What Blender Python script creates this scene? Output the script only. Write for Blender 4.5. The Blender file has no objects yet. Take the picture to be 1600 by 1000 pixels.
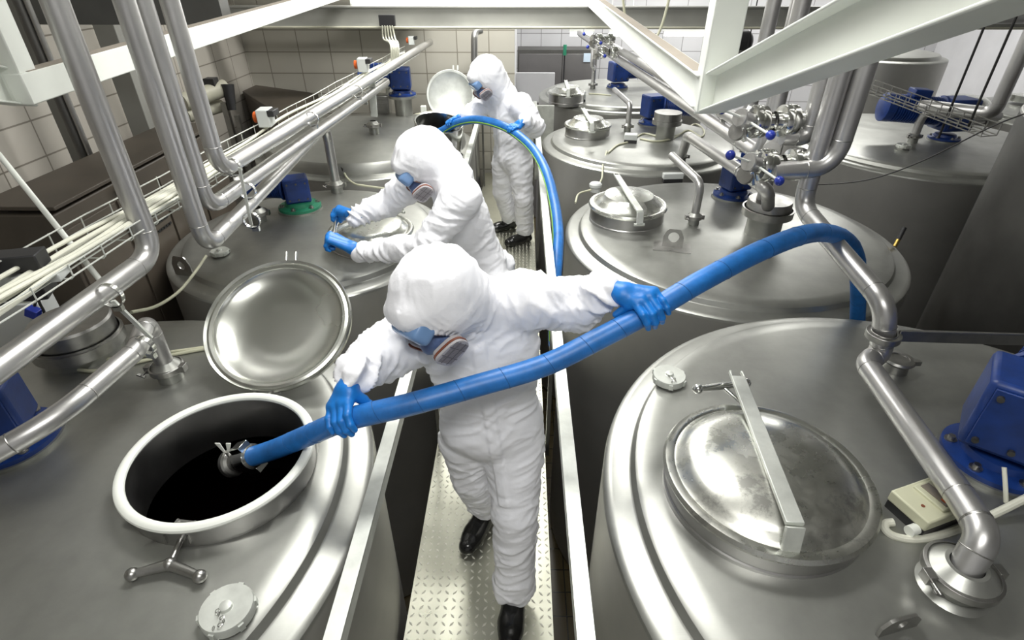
import bpy, math, random
import numpy as np
from mathutils import Vector, Matrix

# ------------------------------------------------------------------ camera
S = bpy.context.scene
COL = S.collection
CAMH, FPX, PITCH = 2.3, 861.0, math.radians(32.9)
YAW = math.atan(15 / (FPX / math.cos(PITCH)))
_cy, _sy = math.cos(YAW), math.sin(YAW)
def _rz(v): return Vector((_cy*v[0]-_sy*v[1], _sy*v[0]+_cy*v[1], v[2]))
FW = _rz((0, math.cos(PITCH), -math.sin(PITCH)))
UP = _rz((0, math.sin(PITCH), math.cos(PITCH)))
RT = _rz((1, 0, 0))
cam = bpy.data.cameras.new('camera'); cam.lens = FPX/1600*36; cam.sensor_width = 36; cam.clip_start = .02
camo = bpy.data.objects.new('camera', cam); COL.objects.link(camo)
camo.matrix_world = Matrix(((RT.x, UP.x, -FW.x, 0), (RT.y, UP.y, -FW.y, 0), (RT.z, UP.z, -FW.z, CAMH), (0, 0, 0, 1)))
S.camera = camo
S.view_settings.view_transform = 'Standard'; S.view_settings.look = 'None'
S.view_settings.gamma = 1; S.view_settings.use_curve_mapping = False
S.view_settings.exposure = 0.0

def P(u, v, z=None, y=None):
    """point of the place seen at a photo coordinate, at a known height z or distance y"""
    d = FW*FPX + RT*(u-800) - UP*(v-500)
    t = (z-CAMH)/d.z if z is not None else y/d.y
    return Vector((0, 0, CAMH)) + d*t

# ------------------------------------------------------------------ world and lights
W = bpy.data.worlds.new('world'); S.world = W; W.use_nodes = True
W.node_tree.nodes['Background'].inputs[0].default_value = (.80, .86, .80, 1)
W.node_tree.nodes['Background'].inputs[1].default_value = .10

def area(name, loc, sx, sy, power, color=(1, .99, .95), rot=(0, 0, 0)):
    l = bpy.data.lights.new(name, 'AREA'); l.shape = 'RECTANGLE'; l.size = sx; l.size_y = sy
    l.energy = power; l.color = color
    o = bpy.data.objects.new(name, l); o.location = loc; o.rotation_euler = rot; COL.objects.link(o); return o
CEIL = 3.5
area('ceiling_light_front', (-.10, 2.15, 3.34), 1.3, .5, 50)
area('fill_light_entry', (.10, -.35, 3.34), 1.3, .5, 44)  # added fill near the camera, stands in for bounced flash on the fronts
area('ceiling_light_middle', (-.50, 4.05, 3.34), .62, .3, 50)
area('ceiling_light_back', (-.3, 6.0, 3.34), 1.3, .5, 115)
area('ceiling_light_right', (4.6, 9.3, 3.34), 2.6, .8, 150)
area('ceiling_light_hall', (1.6, 9.6, 3.2), 2.4, .5, 110)

# ------------------------------------------------------------------ materials
MATS = {}
def nodes(name):
    m = bpy.data.materials.new(name); m.use_nodes = True
    nt = m.node_tree; b = nt.nodes['Principled BSDF']; MATS[name] = m
    return m, nt, b
def setp(b, col=None, rough=None, metal=None, **k):
    if col: b.inputs['Base Color'].default_value = (*col, 1)
    if rough is not None: b.inputs['Roughness'].default_value = rough
    if metal is not None: b.inputs['Metallic'].default_value = metal
    for a, v in k.items(): b.inputs[a].default_value = v
def noise(nt, scale, detail=4, vec=None, rough=.5):
    n = nt.nodes.new('ShaderNodeTexNoise'); n.inputs['Scale'].default_value = scale
    n.inputs['Detail'].default_value = detail; n.inputs['Roughness'].default_value = rough
    if vec: nt.links.new(vec, n.inputs['Vector'])
    return n
def coord(nt, scale=(1, 1, 1)):
    t = nt.nodes.new('ShaderNodeTexCoord'); mp = nt.nodes.new('ShaderNodeMapping')
    mp.inputs['Scale'].default_value = scale
    nt.links.new(t.outputs['Object'], mp.inputs['Vector']); return mp.outputs['Vector']
def ramp(nt, src, stops):
    r = nt.nodes.new('ShaderNodeValToRGB'); e = r.color_ramp.elements
    while len(e) < len(stops): e.new(.5)
    for i, (p, c) in enumerate(stops):
        e[i].position = p; e[i].color = (*c, 1) if len(c) == 3 else c
    nt.links.new(src, r.inputs['Fac']); return r
def bump(nt, b, src, strength, dist=.01):
    bp = nt.nodes.new('ShaderNodeBump'); bp.inputs['Strength'].default_value = strength
    bp.inputs['Distance'].default_value = dist
    nt.links.new(src, bp.inputs['Height']); nt.links.new(bp.outputs['Normal'], b.inputs['Normal'])
def g(x): return (x, x, x)

def steel(name, col, rough, stain=.10, scale=(1, 1, 1), bstr=.08, ns=3.0, brush=None, metal=1.0):
    m, nt, b = nodes(name); setp(b, col, rough, metal)
    v = coord(nt, scale)
    n = noise(nt, ns, 6, v, .62)
    stain *= .6
    c0 = tuple(max(0, c*(1-stain*1.6)) for c in col); c1 = tuple(min(1, c*(1+stain)) for c in col)
    r = ramp(nt, n.outputs['Fac'], [(.3, c0), (.68, c1)])
    nt.links.new(r.outputs['Color'], b.inputs['Base Color'])
    n2 = noise(nt, ns*1.3, 4, v, .5)
    rr = ramp(nt, n2.outputs['Fac'], [(.3, g(max(.04, rough-.03))), (.7, g(rough+.04))])
    nt.links.new(rr.outputs['Color'], b.inputs['Roughness'])
    if brush:
        v3 = coord(nt, brush); n3 = noise(nt, 6, 3, v3); bump(nt, b, n3.outputs['Fac'], bstr, .0012)
    return m
STEEL = steel('brushed steel tank top', (.37, .375, .352), .37, .20, bstr=.06, brush=(4, 60, 30), metal=.78)
WALLST = steel('dull steel tank wall', (.42, .415, .395), .46, .10, bstr=.05, brush=(60, 60, 3), ns=2, metal=.75)
PIPEST = steel('satin steel pipe', (.52, .515, .51), .34, .07, bstr=.04, ns=8, metal=.85)
BRIGHT = steel('polished steel', (.74, .745, .72), .17, .05, bstr=.02, ns=5)
LIDST = steel('worn pressed steel lid', (.64, .65, .61), .27, .14, bstr=.05, ns=7)
RAILST = steel('galvanised rail steel', (.66, .68, .64), .46, .2, bstr=.12, ns=9, metal=.6)
FITST = steel('dull cast fitting steel', (.42, .415, .40), .36, .16, bstr=.08, ns=20)
DARKST = steel('dark oxidised steel', (.16, .158, .15), .5, .16, bstr=.1, ns=3)
def stained_lid():
    m, nt, b = nodes('pitted steel lid with dark stain'); setp(b, (.6, .6, .57), .3, 1)
    v = coord(nt); n = noise(nt, 9, 10, v, .72); n2 = noise(nt, 2.4, 3, v)
    mx = nt.nodes.new('ShaderNodeMath'); mx.operation = 'MULTIPLY'
    nt.links.new(n.outputs['Fac'], mx.inputs[0]); nt.links.new(n2.outputs['Fac'], mx.inputs[1])
    r = ramp(nt, mx.outputs[0], [(.17, (.64, .65, .61)), (.31, (.50, .50, .46)), (.36, (.28, .28, .26))])
    nt.links.new(r.outputs['Color'], b.inputs['Base Color'])
    rr = ramp(nt, mx.outputs[0], [(.2, g(.24)), (.36, g(.5))]); nt.links.new(rr.outputs['Color'], b.inputs['Roughness'])
    return m
STAINLID = stained_lid()
DISHST = steel('spun steel dish', (.62, .63, .59), .25, .06, ns=2.5)

def plain(name, col, rough=.5, metal=0, var=.08, ns=6, bstr=0, bs=60, **k):
    m, nt, b = nodes(name); setp(b, col, rough, metal, **k)
    v = coord(nt); n = noise(nt, ns, 4, v)
    r = ramp(nt, n.outputs['Fac'], [(.3, tuple(c*(1-var) for c in col)), (.7, tuple(min(1, c*(1+var)) for c in col))])
    nt.links.new(r.outputs['Color'], b.inputs['Base Color'])
    if bstr:
        n3 = noise(nt, bs, 4, v); bump(nt, b, n3.outputs['Fac'], bstr, .004)
    return m
SUIT = plain('white polyethylene coverall', (.90, .905, .95), .6, 0, .01, 5, .5, 38)
GLOVE = plain('blue nitrile rubber', (.008, .17, .56), .42, 0, .12, 30, .15, 90)
BOOT = plain('black rubber', (.008, .008, .008), .16, 0, .2, 20, .05, 40)
SKIN = plain('skin', (.62, .36, .26), .5, 0, .06, 20)
HAIR = plain('brown hair', (.06, .035, .02), .6)
MASKB = plain('slate blue mask rubber', (.10, .15, .30), .42, 0, .15, 20)
FILTW = plain('light grey filter plastic', (.46, .44, .46), .5, 0, .05)
FILTG = plain('filter grid grey', (.13, .12, .13), .5)
BROWN = plain('brown filter band', (.20, .06, .03), .5)
DARKP = plain('dark charcoal plastic', (.02, .02, .022), .45)
WHITEP = plain('white painted steel', (.76, .785, .735), .36, 0, .05, 4, .12, 25)
DUST = plain('brown dust on steel', (.27, .24, .20), .9, 0, .08, 3)
BLUEM = plain('blue machine enamel', (.010, .040, .20), .38, 0, .22, 14, .1, 60)
BLUEK = plain('blue plastic knob', (.02, .04, .32), .25)
CREAM = plain('cream plastic', (.60, .60, .44), .42, 0, .04)
GREYP = plain('pale grey plastic', (.55, .57, .56), .42, 0, .05)
CABLE = plain('white cable sheath', (.72, .72, .62), .45, 0, .08, 10)
CABLEY = plain('cream cable sheath', (.56, .56, .42), .45, 0, .1, 10)
GASKET = plain('white silicone gasket', (.78, .80, .75), .38, 0, .05)
ORANGE = plain('orange switch plastic', (.65, .12, .02), .4)
YELLOW = plain('yellow tag', (.6, .45, .03), .5)
GREENP = plain('green enamel', (.02, .22, .12), .5)
BLACKW = plain('black wire', (.012, .012, .012), .5)
LIQ = plain('dark red wine', (.004, .001, .002), .12)
VOID = plain('inner tank wall with painted darkness', (.012, .011, .011), .5)  # near-black colour stands in for the lack of light inside the tank
BROWNC = plain('dark brown enamelled cabinet', (.075, .062, .048), .5, 0, .2, 3)
GREYDOOR = plain('grey sheet metal door', (.16, .155, .155), .45, .3, .08, 3)
WALLW = plain('white painted wall', (.66, .66, .68), .7, 0, .05, 3)
CEILM = plain('pale grey concrete ceiling', (.60, .60, .56), .8, 0, .12, 1.2)
BEAMG = plain('grey painted girder', (.26, .26, .24), .5, 0, .15, 2)
CREAMPIPE = plain('cream painted duct', (.42, .41, .33), .5, 0, .1, 5)
BRASS = plain('brass', (.5, .35, .1), .35, 1)
GLASSC = plain('clear plastic window', (.25, .22, .18), .12)
m, nt, b = nodes('clear blue goggle lens'); setp(b, (.42, .58, .74), .08, 0); b.inputs['Transmission Weight'].default_value = .55
LENS = m
def emit(name, col, s):
    m, nt, b = nodes(name); setp(b, (.8, .8, .8), .5)
    b.inputs['Emission Color'].default_value = (*col, 1); b.inputs['Emission Strength'].default_value = s
    return m
LAMP = emit('lit fluorescent tube', (1, .99, .93), 9)
LAMPB = emit('lit diffuser', (1, .99, .95), 4.5)

def tile_mat(name, col, mort, w, h, rot, moff=(0, 0, 0), rough=.3, msize=.006, stain=.1):
    m, nt, b = nodes(name); setp(b, col, rough)
    t = nt.nodes.new('ShaderNodeTexCoord'); sx = nt.nodes.new('ShaderNodeSeparateXYZ'); mp = nt.nodes.new('ShaderNodeCombineXYZ')
    nt.links.new(t.outputs['Object'], sx.inputs[0])
    for i, ch in enumerate(rot): nt.links.new(sx.outputs[ch], mp.inputs[i])
    br = nt.nodes.new('ShaderNodeTexBrick'); br.offset = 0; br.squash = 1
    br.inputs['Scale'].default_value = 1; br.inputs['Brick Width'].default_value = w
    br.inputs['Row Height'].default_value = h; br.inputs['Mortar Size'].default_value = msize
    br.inputs['Mortar Smooth'].default_value = .2; br.inputs['Bias'].default_value = 0
    br.inputs['Color1'].default_value = (*col, 1); br.inputs['Color2'].default_value = (*[c*.93 for c in col], 1)
    br.inputs['Mortar'].default_value = (*mort, 1)
    nt.links.new(mp.outputs['Vector'], br.inputs['Vector'])
    n = noise(nt, 1.7, 5, coord(nt))
    r = ramp(nt, n.outputs['Fac'], [(.3, g(1-stain)), (.7, g(1))])
    mm = nt.nodes.new('ShaderNodeMix'); mm.data_type = 'RGBA'; mm.blend_type = 'MULTIPLY'; mm.inputs['Factor'].default_value = 1
    nt.links.new(br.outputs['Color'], mm.inputs['A']); nt.links.new(r.outputs['Color'], mm.inputs['B'])
    nt.links.new(mm.outputs['Result'], b.inputs['Base Color'])
    bump(nt, b, br.outputs['Fac'], -.5, .004)
    return m
TILEB = tile_mat('cream wall tiles back', (.52, .50, .44), (.24, .22, .18), .38, .235, 'XZ')
TILEL = tile_mat('cream wall tiles left', (.50, .47, .42), (.20, .18, .15), .38, .235, 'YZ')
FLOORM = tile_mat('brown quarry tiles', (.085, .065, .028), (.02, .018, .012), .2, .2, 'XY', rough=.25, stain=.4)
TREADTOP = steel('tread bars with painted highlight', (.86, .85, .76), .3, .05, ns=5, metal=.35)  # same metal as the plate, lightened: reflections on the bars put into the colour
TREAD = steel('aluminium tread plate', (.62, .62, .52), .30, .1, bstr=.15, ns=5, metal=.9)

def hose_mat(name, col):
    m, nt, b = nodes(name); setp(b, col, .42)
    v = coord(nt); n = noise(nt, 9, 7, v, .7)
    r = ramp(nt, n.outputs['Fac'], [(.25, tuple(c*.55 for c in col)), (.55, col), (.75, tuple(min(1, c*1.25+.01) for c in col))])
    nt.links.new(r.outputs['Color'], b.inputs['Base Color']); bump(nt, b, n.outputs['Fac'], .12, .003)
    return m
HOSE = hose_mat('blue rubber hose', (.018, .16, .50))
STRIPE = plain('green hose stripe', (.20, .42, .05), .45)
BAND = plain('dark hose wrap line', (.01, .08, .24), .5)

# ------------------------------------------------------------------ mesh helpers
class MB:
    def __init__(s): s.v = []; s.f = []; s.m = []; s.cur = 0
    def add(s, vs, fs):
        o = len(s.v); s.v += [tuple(x) for x in vs]; s.f += [tuple(i+o for i in f) for f in fs]
        s.m += [s.cur]*len(fs); return s
    def box(s, c, d, R=None):
        c = Vector(c); R = R or Matrix.Identity(3)
        vs = [c + R @ Vector((x*d[0]/2, y*d[1]/2, z*d[2]/2)) for x in (-1, 1) for y in (-1, 1) for z in (-1, 1)]
        return s.add(vs, [(0, 1, 3, 2), (4, 6, 7, 5), (0, 4, 5, 1), (2, 3, 7, 6), (0, 2, 6, 4), (1, 5, 7, 3)])
    def beam(s, a, b, w, h, up=(0, 0, 1)):
        a = Vector(a); b = Vector(b); d = b-a; R = frame(d, up)
        return s.box((a+b)/2, (d.length, w, h), R)
    def prism(s, poly, thick):
        """closed polygon of 3d points extruded by the vector thick"""
        n = len(poly); th = Vector(thick); vs = [Vector(p) for p in poly]; vs += [p+th for p in vs]
        nrm = Vector((0, 0, 0))
        for i in range(n): nrm += vs[i].cross(vs[(i+1) % n])
        top = tuple(range(n)); bot = tuple(range(2*n-1, n-1, -1)); side = [(i, i+n, (i+1) % n+n, (i+1) % n) for i in range(n)]
        if nrm.dot(th) > 0: top = top[::-1]; bot = bot[::-1]; side = [f[::-1] for f in side]
        return s.add(vs, [top, bot]+side)
    def lathe(s, prof, c=(0, 0, 0), axis=(0, 0, 1), seg=48, closed=False):
        c = Vector(c); R = frame(axis); ex, ez, ey = R.col[0], R.col[1], R.col[2]
        ax = ex; vs = []; idx = []
        for r, h in prof:
            if r < 1e-6: idx.append([len(vs)]); vs.append(c+ax*h)
            else:
                idx.append(list(range(len(vs), len(vs)+seg)))
                for k in range(seg):
                    a = 2*math.pi*k/seg; vs.append(c+ax*h+ez*(r*math.cos(a))+ey*(r*math.sin(a)))
        fs = []; n = len(prof)
        for i in range(n if closed else n-1):
            A, B = idx[i], idx[(i+1) % n]
            for k in range(seg):
                k2 = (k+1) % seg
                if len(A) == 1 and len(B) == 1: continue
                if len(A) == 1: fs.append((A[0], B[k], B[k2]))
                elif len(B) == 1: fs.append((A[k], B[0], A[k2]))
                else: fs.append((A[k], B[k], B[k2], A[k2]))
        return s.add(vs, fs)
    def tube(s, pts, r, seg=16, caps=True, closed=False):
        pts = [Vector(p) for p in pts]; n = len(pts); rs = r if isinstance(r, (list, tuple)) else [r]*n
        T = []
        for i in range(n):
            a = pts[(i-1) % n] if (closed or i) else pts[i]; b = pts[(i+1) % n] if (closed or i < n-1) else pts[i]
            T.append((b-a).normalized())
        nn = T[0].orthogonal().normalized(); vs = []
        for i in range(n):
            if i:
                nn = nn - T[i]*nn.dot(T[i]); nn.normalize()
            bb = T[i].cross(nn)
            for k in range(seg):
                a = 2*math.pi*k/seg; vs.append(pts[i]+(nn*math.cos(a)+bb*math.sin(a))*rs[i])
        fs = []
        for i in range(n if closed else n-1):
            j = (i+1) % n
            for k in range(seg): fs.append((i*seg+k, i*seg+(k+1) % seg, j*seg+(k+1) % seg, j*seg+k))
        if caps and not closed:
            fs.append(tuple(range(seg-1, -1, -1))); fs.append(tuple((n-1)*seg+k for k in range(seg)))
        return s.add(vs, fs)
    def cyl(s, a, b, r, seg=24, r2=None): return s.tube([a, b], [r, r2 if r2 is not None else r], seg)
    def ball(s, c, r, sc=(1, 1, 1), seg=20):
        pr = [(0 if k in (0, 10) else r*math.sin(math.pi*k/10), -r*math.cos(math.pi*k/10)) for k in range(11)]
        n0 = len(s.v); s.lathe(pr, (0, 0, 0), seg=seg); c = Vector(c)
        for i in range(n0, len(s.v)): x = s.v[i]; s.v[i] = (c.x+x[0]*sc[0], c.y+x[1]*sc[1], c.z+x[2]*sc[2])
        return s
    def build(s, name, mat, parent=None, smooth=30, bevel=0, flip=False):
        me = bpy.data.meshes.new(name); me.from_pydata(s.v, [], s.f)
        for mt in (mat if isinstance(mat, list) else [mat]): me.materials.append(mt)
        if isinstance(mat, list): me.polygons.foreach_set('material_index', s.m)
        me.polygons.foreach_set('use_smooth', [True]*len(me.polygons)); me.update()
        me.set_sharp_from_angle(angle=math.radians(smooth))
        o = bpy.data.objects.new(name, me); COL.objects.link(o)
        if parent: put(o, parent)
        if bevel:
            b = o.modifiers.new('bevel', 'BEVEL'); b.width = bevel; b.segments = 2; b.limit_method = 'ANGLE'; b.angle_limit = math.radians(40)
        return o
def frame(d, up=(0, 0, 1)):
    x = Vector(d).normalized(); up = Vector(up)
    if abs(x.dot(up.normalized())) > .999: up = Vector((0, 1, 0)) if abs(x.y) < .9 else Vector((1, 0, 0))
    y = up.cross(x).normalized(); z = x.cross(y)
    return Matrix((x, y, z)).transposed()
def put(o, parent):
    o.parent = parent
    if not parent.parent: o.matrix_parent_inverse = Matrix.Translation(-Vector(parent.location))
def thing(name, label, cat, loc=(0, 0, 0), group=None):
    o = bpy.data.objects.new(name, None); o.empty_display_size = .1; COL.objects.link(o); o.location = loc
    o['label'] = label; o['category'] = cat
    if group: o['group'] = group
    return o
def tag(o, label, cat, group=None):
    o['label'] = label; o['category'] = cat
    if group: o['group'] = group
    return o
def struct(o): o['kind'] = 'structure'; return o
def fillet(pts, rad, n=8):
    pts = [Vector(p) for p in pts]; out = [pts[0]]
    for i in range(1, len(pts)-1):
        a, b, c = pts[i-1], pts[i], pts[i+1]; d1 = (a-b); d2 = (c-b)
        rr = rad[i-1] if isinstance(rad, (list, tuple)) else rad
        L = min(rr, d1.length*.48, d2.length*.48); p = b+d1.normalized()*L; q = b+d2.normalized()*L
        for k in range(n+1):
            t = k/n; out.append(p*(1-t)**2 + b*2*t*(1-t) + q*t*t)
    out.append(pts[-1]); return out
def spline(pts, n=10):
    pts = [Vector(p) for p in pts]; P0 = [pts[0]*2-pts[1]]+pts+[pts[-1]*2-pts[-2]]; out = []
    for i in range(1, len(P0)-2):
        a, b, c, d = P0[i-1:i+3]
        for k in range(n):
            t = k/n; out.append(((b*2)+(c-a)*t+(a*2-b*5+c*4-d)*t*t+(-a+b*3-c*3+d)*t**3)*.5)
    out.append(pts[-1]); return out
def clampring(mb, c, axis, r, w=.016):
    axis = Vector(axis).normalized()
    mb.lathe([(r+.001, -w/2), (r+.005, -w/2), (r+.005, w/2), (r+.001, w/2)], c, axis, 24, closed=True)

# ------------------------------------------------------------------ room shell
ZF = -2.05
o = struct(MB().box((2.2, 4.6, ZF-.05), (11.4, 14.4, .1)).build('floor', FLOORM))
o = struct(MB().box((2.2, 4.6, CEIL+.05), (11.4, 14.4, .1)).build('ceiling', CEILM))
XL, YB = -3.3, 7.25
WX = P(804, 100, y=YB).x
struct(MB().box((XL-.05, 4.6, (ZF+CEIL)/2), (.1, 14.4, CEIL-ZF)).build('wall_left', TILEL))
struct(MB().box(((XL+WX)/2, YB+.06, (ZF+CEIL)/2), (WX-XL, .12, CEIL-ZF)).build('wall_back', TILEB))
struct(MB().box((WX-.05, (YB+.12+11.6)/2, (ZF+CEIL)/2), (.1, 11.6-YB-.12, CEIL-ZF)).build('wall_side', WALLW))
HALLT = tile_mat('white hall tiles', (.62, .62, .64), (.2, .2, .2), .38, .3, 'XZ')
struct(MB().box(((WX+7.9)/2, 11.65, (ZF+CEIL)/2), (7.9-WX, .1, CEIL-ZF)).build('wall_hall', HALLT))
struct(MB().box((7.85, 4.6, (ZF+CEIL)/2), (.1, 14.4, CEIL-ZF)).build('wall_right', WALLW))
struct(MB().box((2.2, -2.55, (ZF+CEIL)/2), (11.4, .1, CEIL-ZF)).build('wall_front', WALLW))

# ceiling lamps: housings with diffusers round the lamps
def ceiling_lamp(x, y, sx, sy, label):
    t = thing('ceiling_lamp', label, 'lamp', (x, y, 3.4))
    MB().box((x, y, 3.44), (sx+.02, sy+.02, .12)).build('housing', WHITEP, t, bevel=.006)
    MB().box((x, y, 3.375), (sx, sy, .01)).build('diffuser', LAMPB, t)
ceiling_lamp(-.10, 2.15, 1.3, .5, 'white ceiling lamp over the front of the walkway')
ceiling_lamp(.10, -.35, 1.3, .5, 'added white fill lamp above the near end of the walkway')  # unseen fixture added around the entry fill light
ceiling_lamp(-.665, 4.05, .29, .3, 'left one of the twin square ceiling lamps over the walkway')
ceiling_lamp(-.335, 4.05, .29, .3, 'right one of the twin square ceiling lamps over the walkway')
ceiling_lamp(-.3, 6.0, 1.3, .5, 'white ceiling lamp over the far end of the walkway')
ceiling_lamp(4.6, 9.3, 2.6, .8, 'large white ceiling lamp over the far right of the hall')

# ------------------------------------------------------------------ continuous bodies from blended rounded cones
class SDF:
    def __init__(s, lo, hi, h):
        s.h = h; s.lo = np.array(lo, float); n = np.ceil((np.array(hi)-s.lo)/h).astype(int)+1
        s.n = n; s.F = np.full(n, .08, np.float32); s.limbs = []
    def _sub(s, lo, hi):
        a = np.clip(np.floor((lo-s.lo)/s.h).astype(int), 0, s.n-1); b = np.clip(np.ceil((hi-s.lo)/s.h).astype(int)+1, 1, s.n)
        sl = tuple(slice(i, j) for i, j in zip(a, b))
        ax = [s.lo[k]+s.h*np.arange(a[k], b[k]) for k in range(3)]
        return sl, ax
    def _mix(s, sl, d, k, sub=False):
        F = s.F[sl]
        if sub:
            s.F[sl] = np.maximum(F, -d); return
        if k <= 0: s.F[sl] = np.minimum(F, d); return
        hh = np.clip(.5+.5*(F-d)/k, 0, 1); s.F[sl] = F*(1-hh)+d*hh-k*hh*(1-hh)
    def cone(s, a, b, ra, rb, k=.03, sc=None, fold=1.0):
        a = np.array(a, float); b = np.array(b, float); m = max(ra, rb)+k+.03
        sl, ax = s._sub(np.minimum(a, b)-m, np.maximum(a, b)+m)
        X, Y, Z = np.meshgrid(*ax, indexing='ij', sparse=True); d = b-a; L2 = max(d @ d, 1e-9)
        t = np.clip(((X-a[0])*d[0]+(Y-a[1])*d[1]+(Z-a[2])*d[2])/L2, 0, 1)
        dist = np.sqrt((X-a[0]-t*d[0])**2+(Y-a[1]-t*d[1])**2+(Z-a[2]-t*d[2])**2)-(ra+(rb-ra)*t)
        s._mix(sl, dist.astype(np.float32), k); s.limbs.append((a, b, max(ra, rb), fold)); return s
    def ell(s, c, r, R=None, k=.03, sub=False, fold=0, power=2):
        c = np.array(c, float); r = np.array(r, float); m = r.max()*1.2+k+.03
        sl, ax = s._sub(c-m, c+m); X, Y, Z = np.meshgrid(*ax, indexing='ij', sparse=True)
        X = X-c[0]; Y = Y-c[1]; Z = Z-c[2]
        if R is not None:
            M = np.array(R); X, Y, Z = [M[0, i]*X+M[1, i]*Y+M[2, i]*Z for i in range(3)]
        if power != 2:
            q = (np.abs(X/r[0])**power+np.abs(Y/r[1])**power+np.abs(Z/r[2])**power)**(1/power); dist = (q-1)*r.min()
        else:
            k0 = np.sqrt((X/r[0])**2+(Y/r[1])**2+(Z/r[2])**2); k1 = np.sqrt((X/r[0]**2)**2+(Y/r[1]**2)**2+(Z/r[2]**2)**2)
            dist = k0*(k0-1)/np.maximum(k1, 1e-6)
        s._mix(sl, dist.astype(np.float32), k, sub)
        if fold: s.limbs.append((c-np.array([0, 0, r[2]*.4]), c+np.array([0, 0, r[2]*.4]), r.max(), fold))
        return s
    def mesh(s, smooth=1):
        F = s.F; neg = F < 0; n = np.array(F.shape)-1
        corners = [(i, j, k) for i in (0, 1) for j in (0, 1) for k in (0, 1)]
        cnt = sum(neg[i:i+n[0], j:j+n[1], k:k+n[2]].astype(np.int8) for i, j, k in corners)
        act = (cnt > 0) & (cnt < 8); cells = np.argwhere(act); idx = -np.ones(act.shape, np.int64); idx[act] = np.arange(len(cells))
        vals = {c: F[cells[:, 0]+c[0], cells[:, 1]+c[1], cells[:, 2]+c[2]] for c in corners}
        acc = np.zeros((len(cells), 3)); ct = np.zeros(len(cells))
        for c in corners:
            for ax in range(3):
                if c[ax]: continue
                d = list(c); d[ax] = 1; d = tuple(d); va, vb = vals[c], vals[d]; m = (va < 0) != (vb < 0)
                t = np.where(m, va/np.where(m, va-vb, 1), 0); p = np.tile(np.array(c, float), (len(cells), 1)); p[:, ax] += t
                acc[m] += p[m]; ct[m] += 1
        V = s.lo+s.h*(cells+acc/ct[:, None]); faces = []
        for ax in range(3):
            o1, o2 = [(1, 2), (2, 0), (0, 1)][ax]
            sl = [slice(1, n[k]) for k in range(3)]; sl[ax] = slice(0, n[ax]); sb = list(sl); sb[ax] = slice(1, n[ax]+1)
            a = neg[tuple(sl)]; b = neg[tuple(sb)]; e = np.argwhere(a != b); off = np.array([1, 1, 1]); off[ax] = 0; e = e+off
            sg = neg[e[:, 0], e[:, 1], e[:, 2]]
            u1 = np.zeros(3, int); u1[o1] = 1; u2 = np.zeros(3, int); u2[o2] = 1
            q = [idx[tuple((e-w).T)] for w in (u1+u2, u2, 0*u1, u1)]
            Q = np.stack(q, 1); Q[~sg] = Q[~sg][:, ::-1]; faces.append(Q[(Q >= 0).all(1)])
        Fc = np.concatenate(faces)
        for _ in range(smooth): V = lap(V, Fc, .5)
        return V, Fc
def lap(V, F, w):
    acc = np.zeros_like(V); ct = np.zeros(len(V))
    for i in range(4):
        a, b = F[:, i], F[:, (i+1) % 4]
        for x, y in ((a, b), (b, a)):
            for k in range(3): acc[:, k] += np.bincount(x, V[y, k], len(V))
            ct += np.bincount(x, minlength=len(V))
    return V*(1-w)+w*acc/np.maximum(ct, 1)[:, None]
def vnormals(V, F):
    N = np.zeros_like(V); fn = np.cross(V[F[:, 2]]-V[F[:, 0]], V[F[:, 3]]-V[F[:, 1]])
    for i in range(4):
        for k in range(3): N[:, k] += np.bincount(F[:, i], fn[:, k], len(V))
    return N/np.maximum(np.linalg.norm(N, axis=1), 1e-12)[:, None]
_rng = np.random.RandomState(7); _TB = _rng.rand(64, 64, 64).astype(np.float32)
def vnoise(Q):
    I = np.floor(Q).astype(int); f = Q-I; f = f*f*(3-2*f); r = 0
    for i in (0, 1):
        for j in (0, 1):
            for k in (0, 1):
                w = (f[:, 0] if i else 1-f[:, 0])*(f[:, 1] if j else 1-f[:, 1])*(f[:, 2] if k else 1-f[:, 2])
                r = r+w*_TB[(I[:, 0]+i) % 64, (I[:, 1]+j) % 64, (I[:, 2]+k) % 64]
    return r
def wrinkle(V, F, limbs, amp=.008, seed=0, hot=()):
    """cloth folds running round the limbs, stronger near the listed hot spots"""
    N = vnormals(V, F); tot = np.zeros(len(V)); ws = np.zeros(len(V))
    for li, (a, b, r, fold) in enumerate(limbs):
        d = b-a; L = np.linalg.norm(d); e = d/max(L, 1e-6); q = V-a; t = np.clip(q @ e, 0, L)
        dist = np.linalg.norm(q-t[:, None]*e, axis=1); w = np.exp(-((np.maximum(dist-r, 0))/.022)**2)*np.exp(-(dist/r)**2*.3)+1e-9
        up = np.array([.3, 1, .2]) if abs(e[1]) < .8 else np.array([1., 0, 0]); s1 = np.cross(e, up); s1 /= np.linalg.norm(s1); s2 = np.cross(e, s1)
        ax = q @ e; x = q @ s1; y = q @ s2; wob = (vnoise(V*9+seed+li*3.1)-.5)*.07
        C = np.stack([(ax+wob+.5*x)*26+li*7+seed, x*7+y*2, y*7+seed], 1)
        C2 = np.stack([(ax-wob-.55*y)*44+li*5+seed, x*13, y*13+3], 1)
        r1 = 1-2*np.abs(vnoise(C)-.5); r2 = 1-2*np.abs(vnoise(C2)-.5)
        disp = (r1**2-.45)*.72+(r2**2-.45)*.36
        tot += w*disp*fold; ws += w
    disp = tot/ws; gain = np.full(len(V), .85)
    for c, rad, gg in hot: gain += gg*np.exp(-(np.linalg.norm(V-np.array(c), axis=1)/rad)**2)
    big = (vnoise(V*7.5+seed+11)-.5)*.9
    return V+N*((disp*gain*2.3+big*.8)*amp)[:, None]
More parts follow.
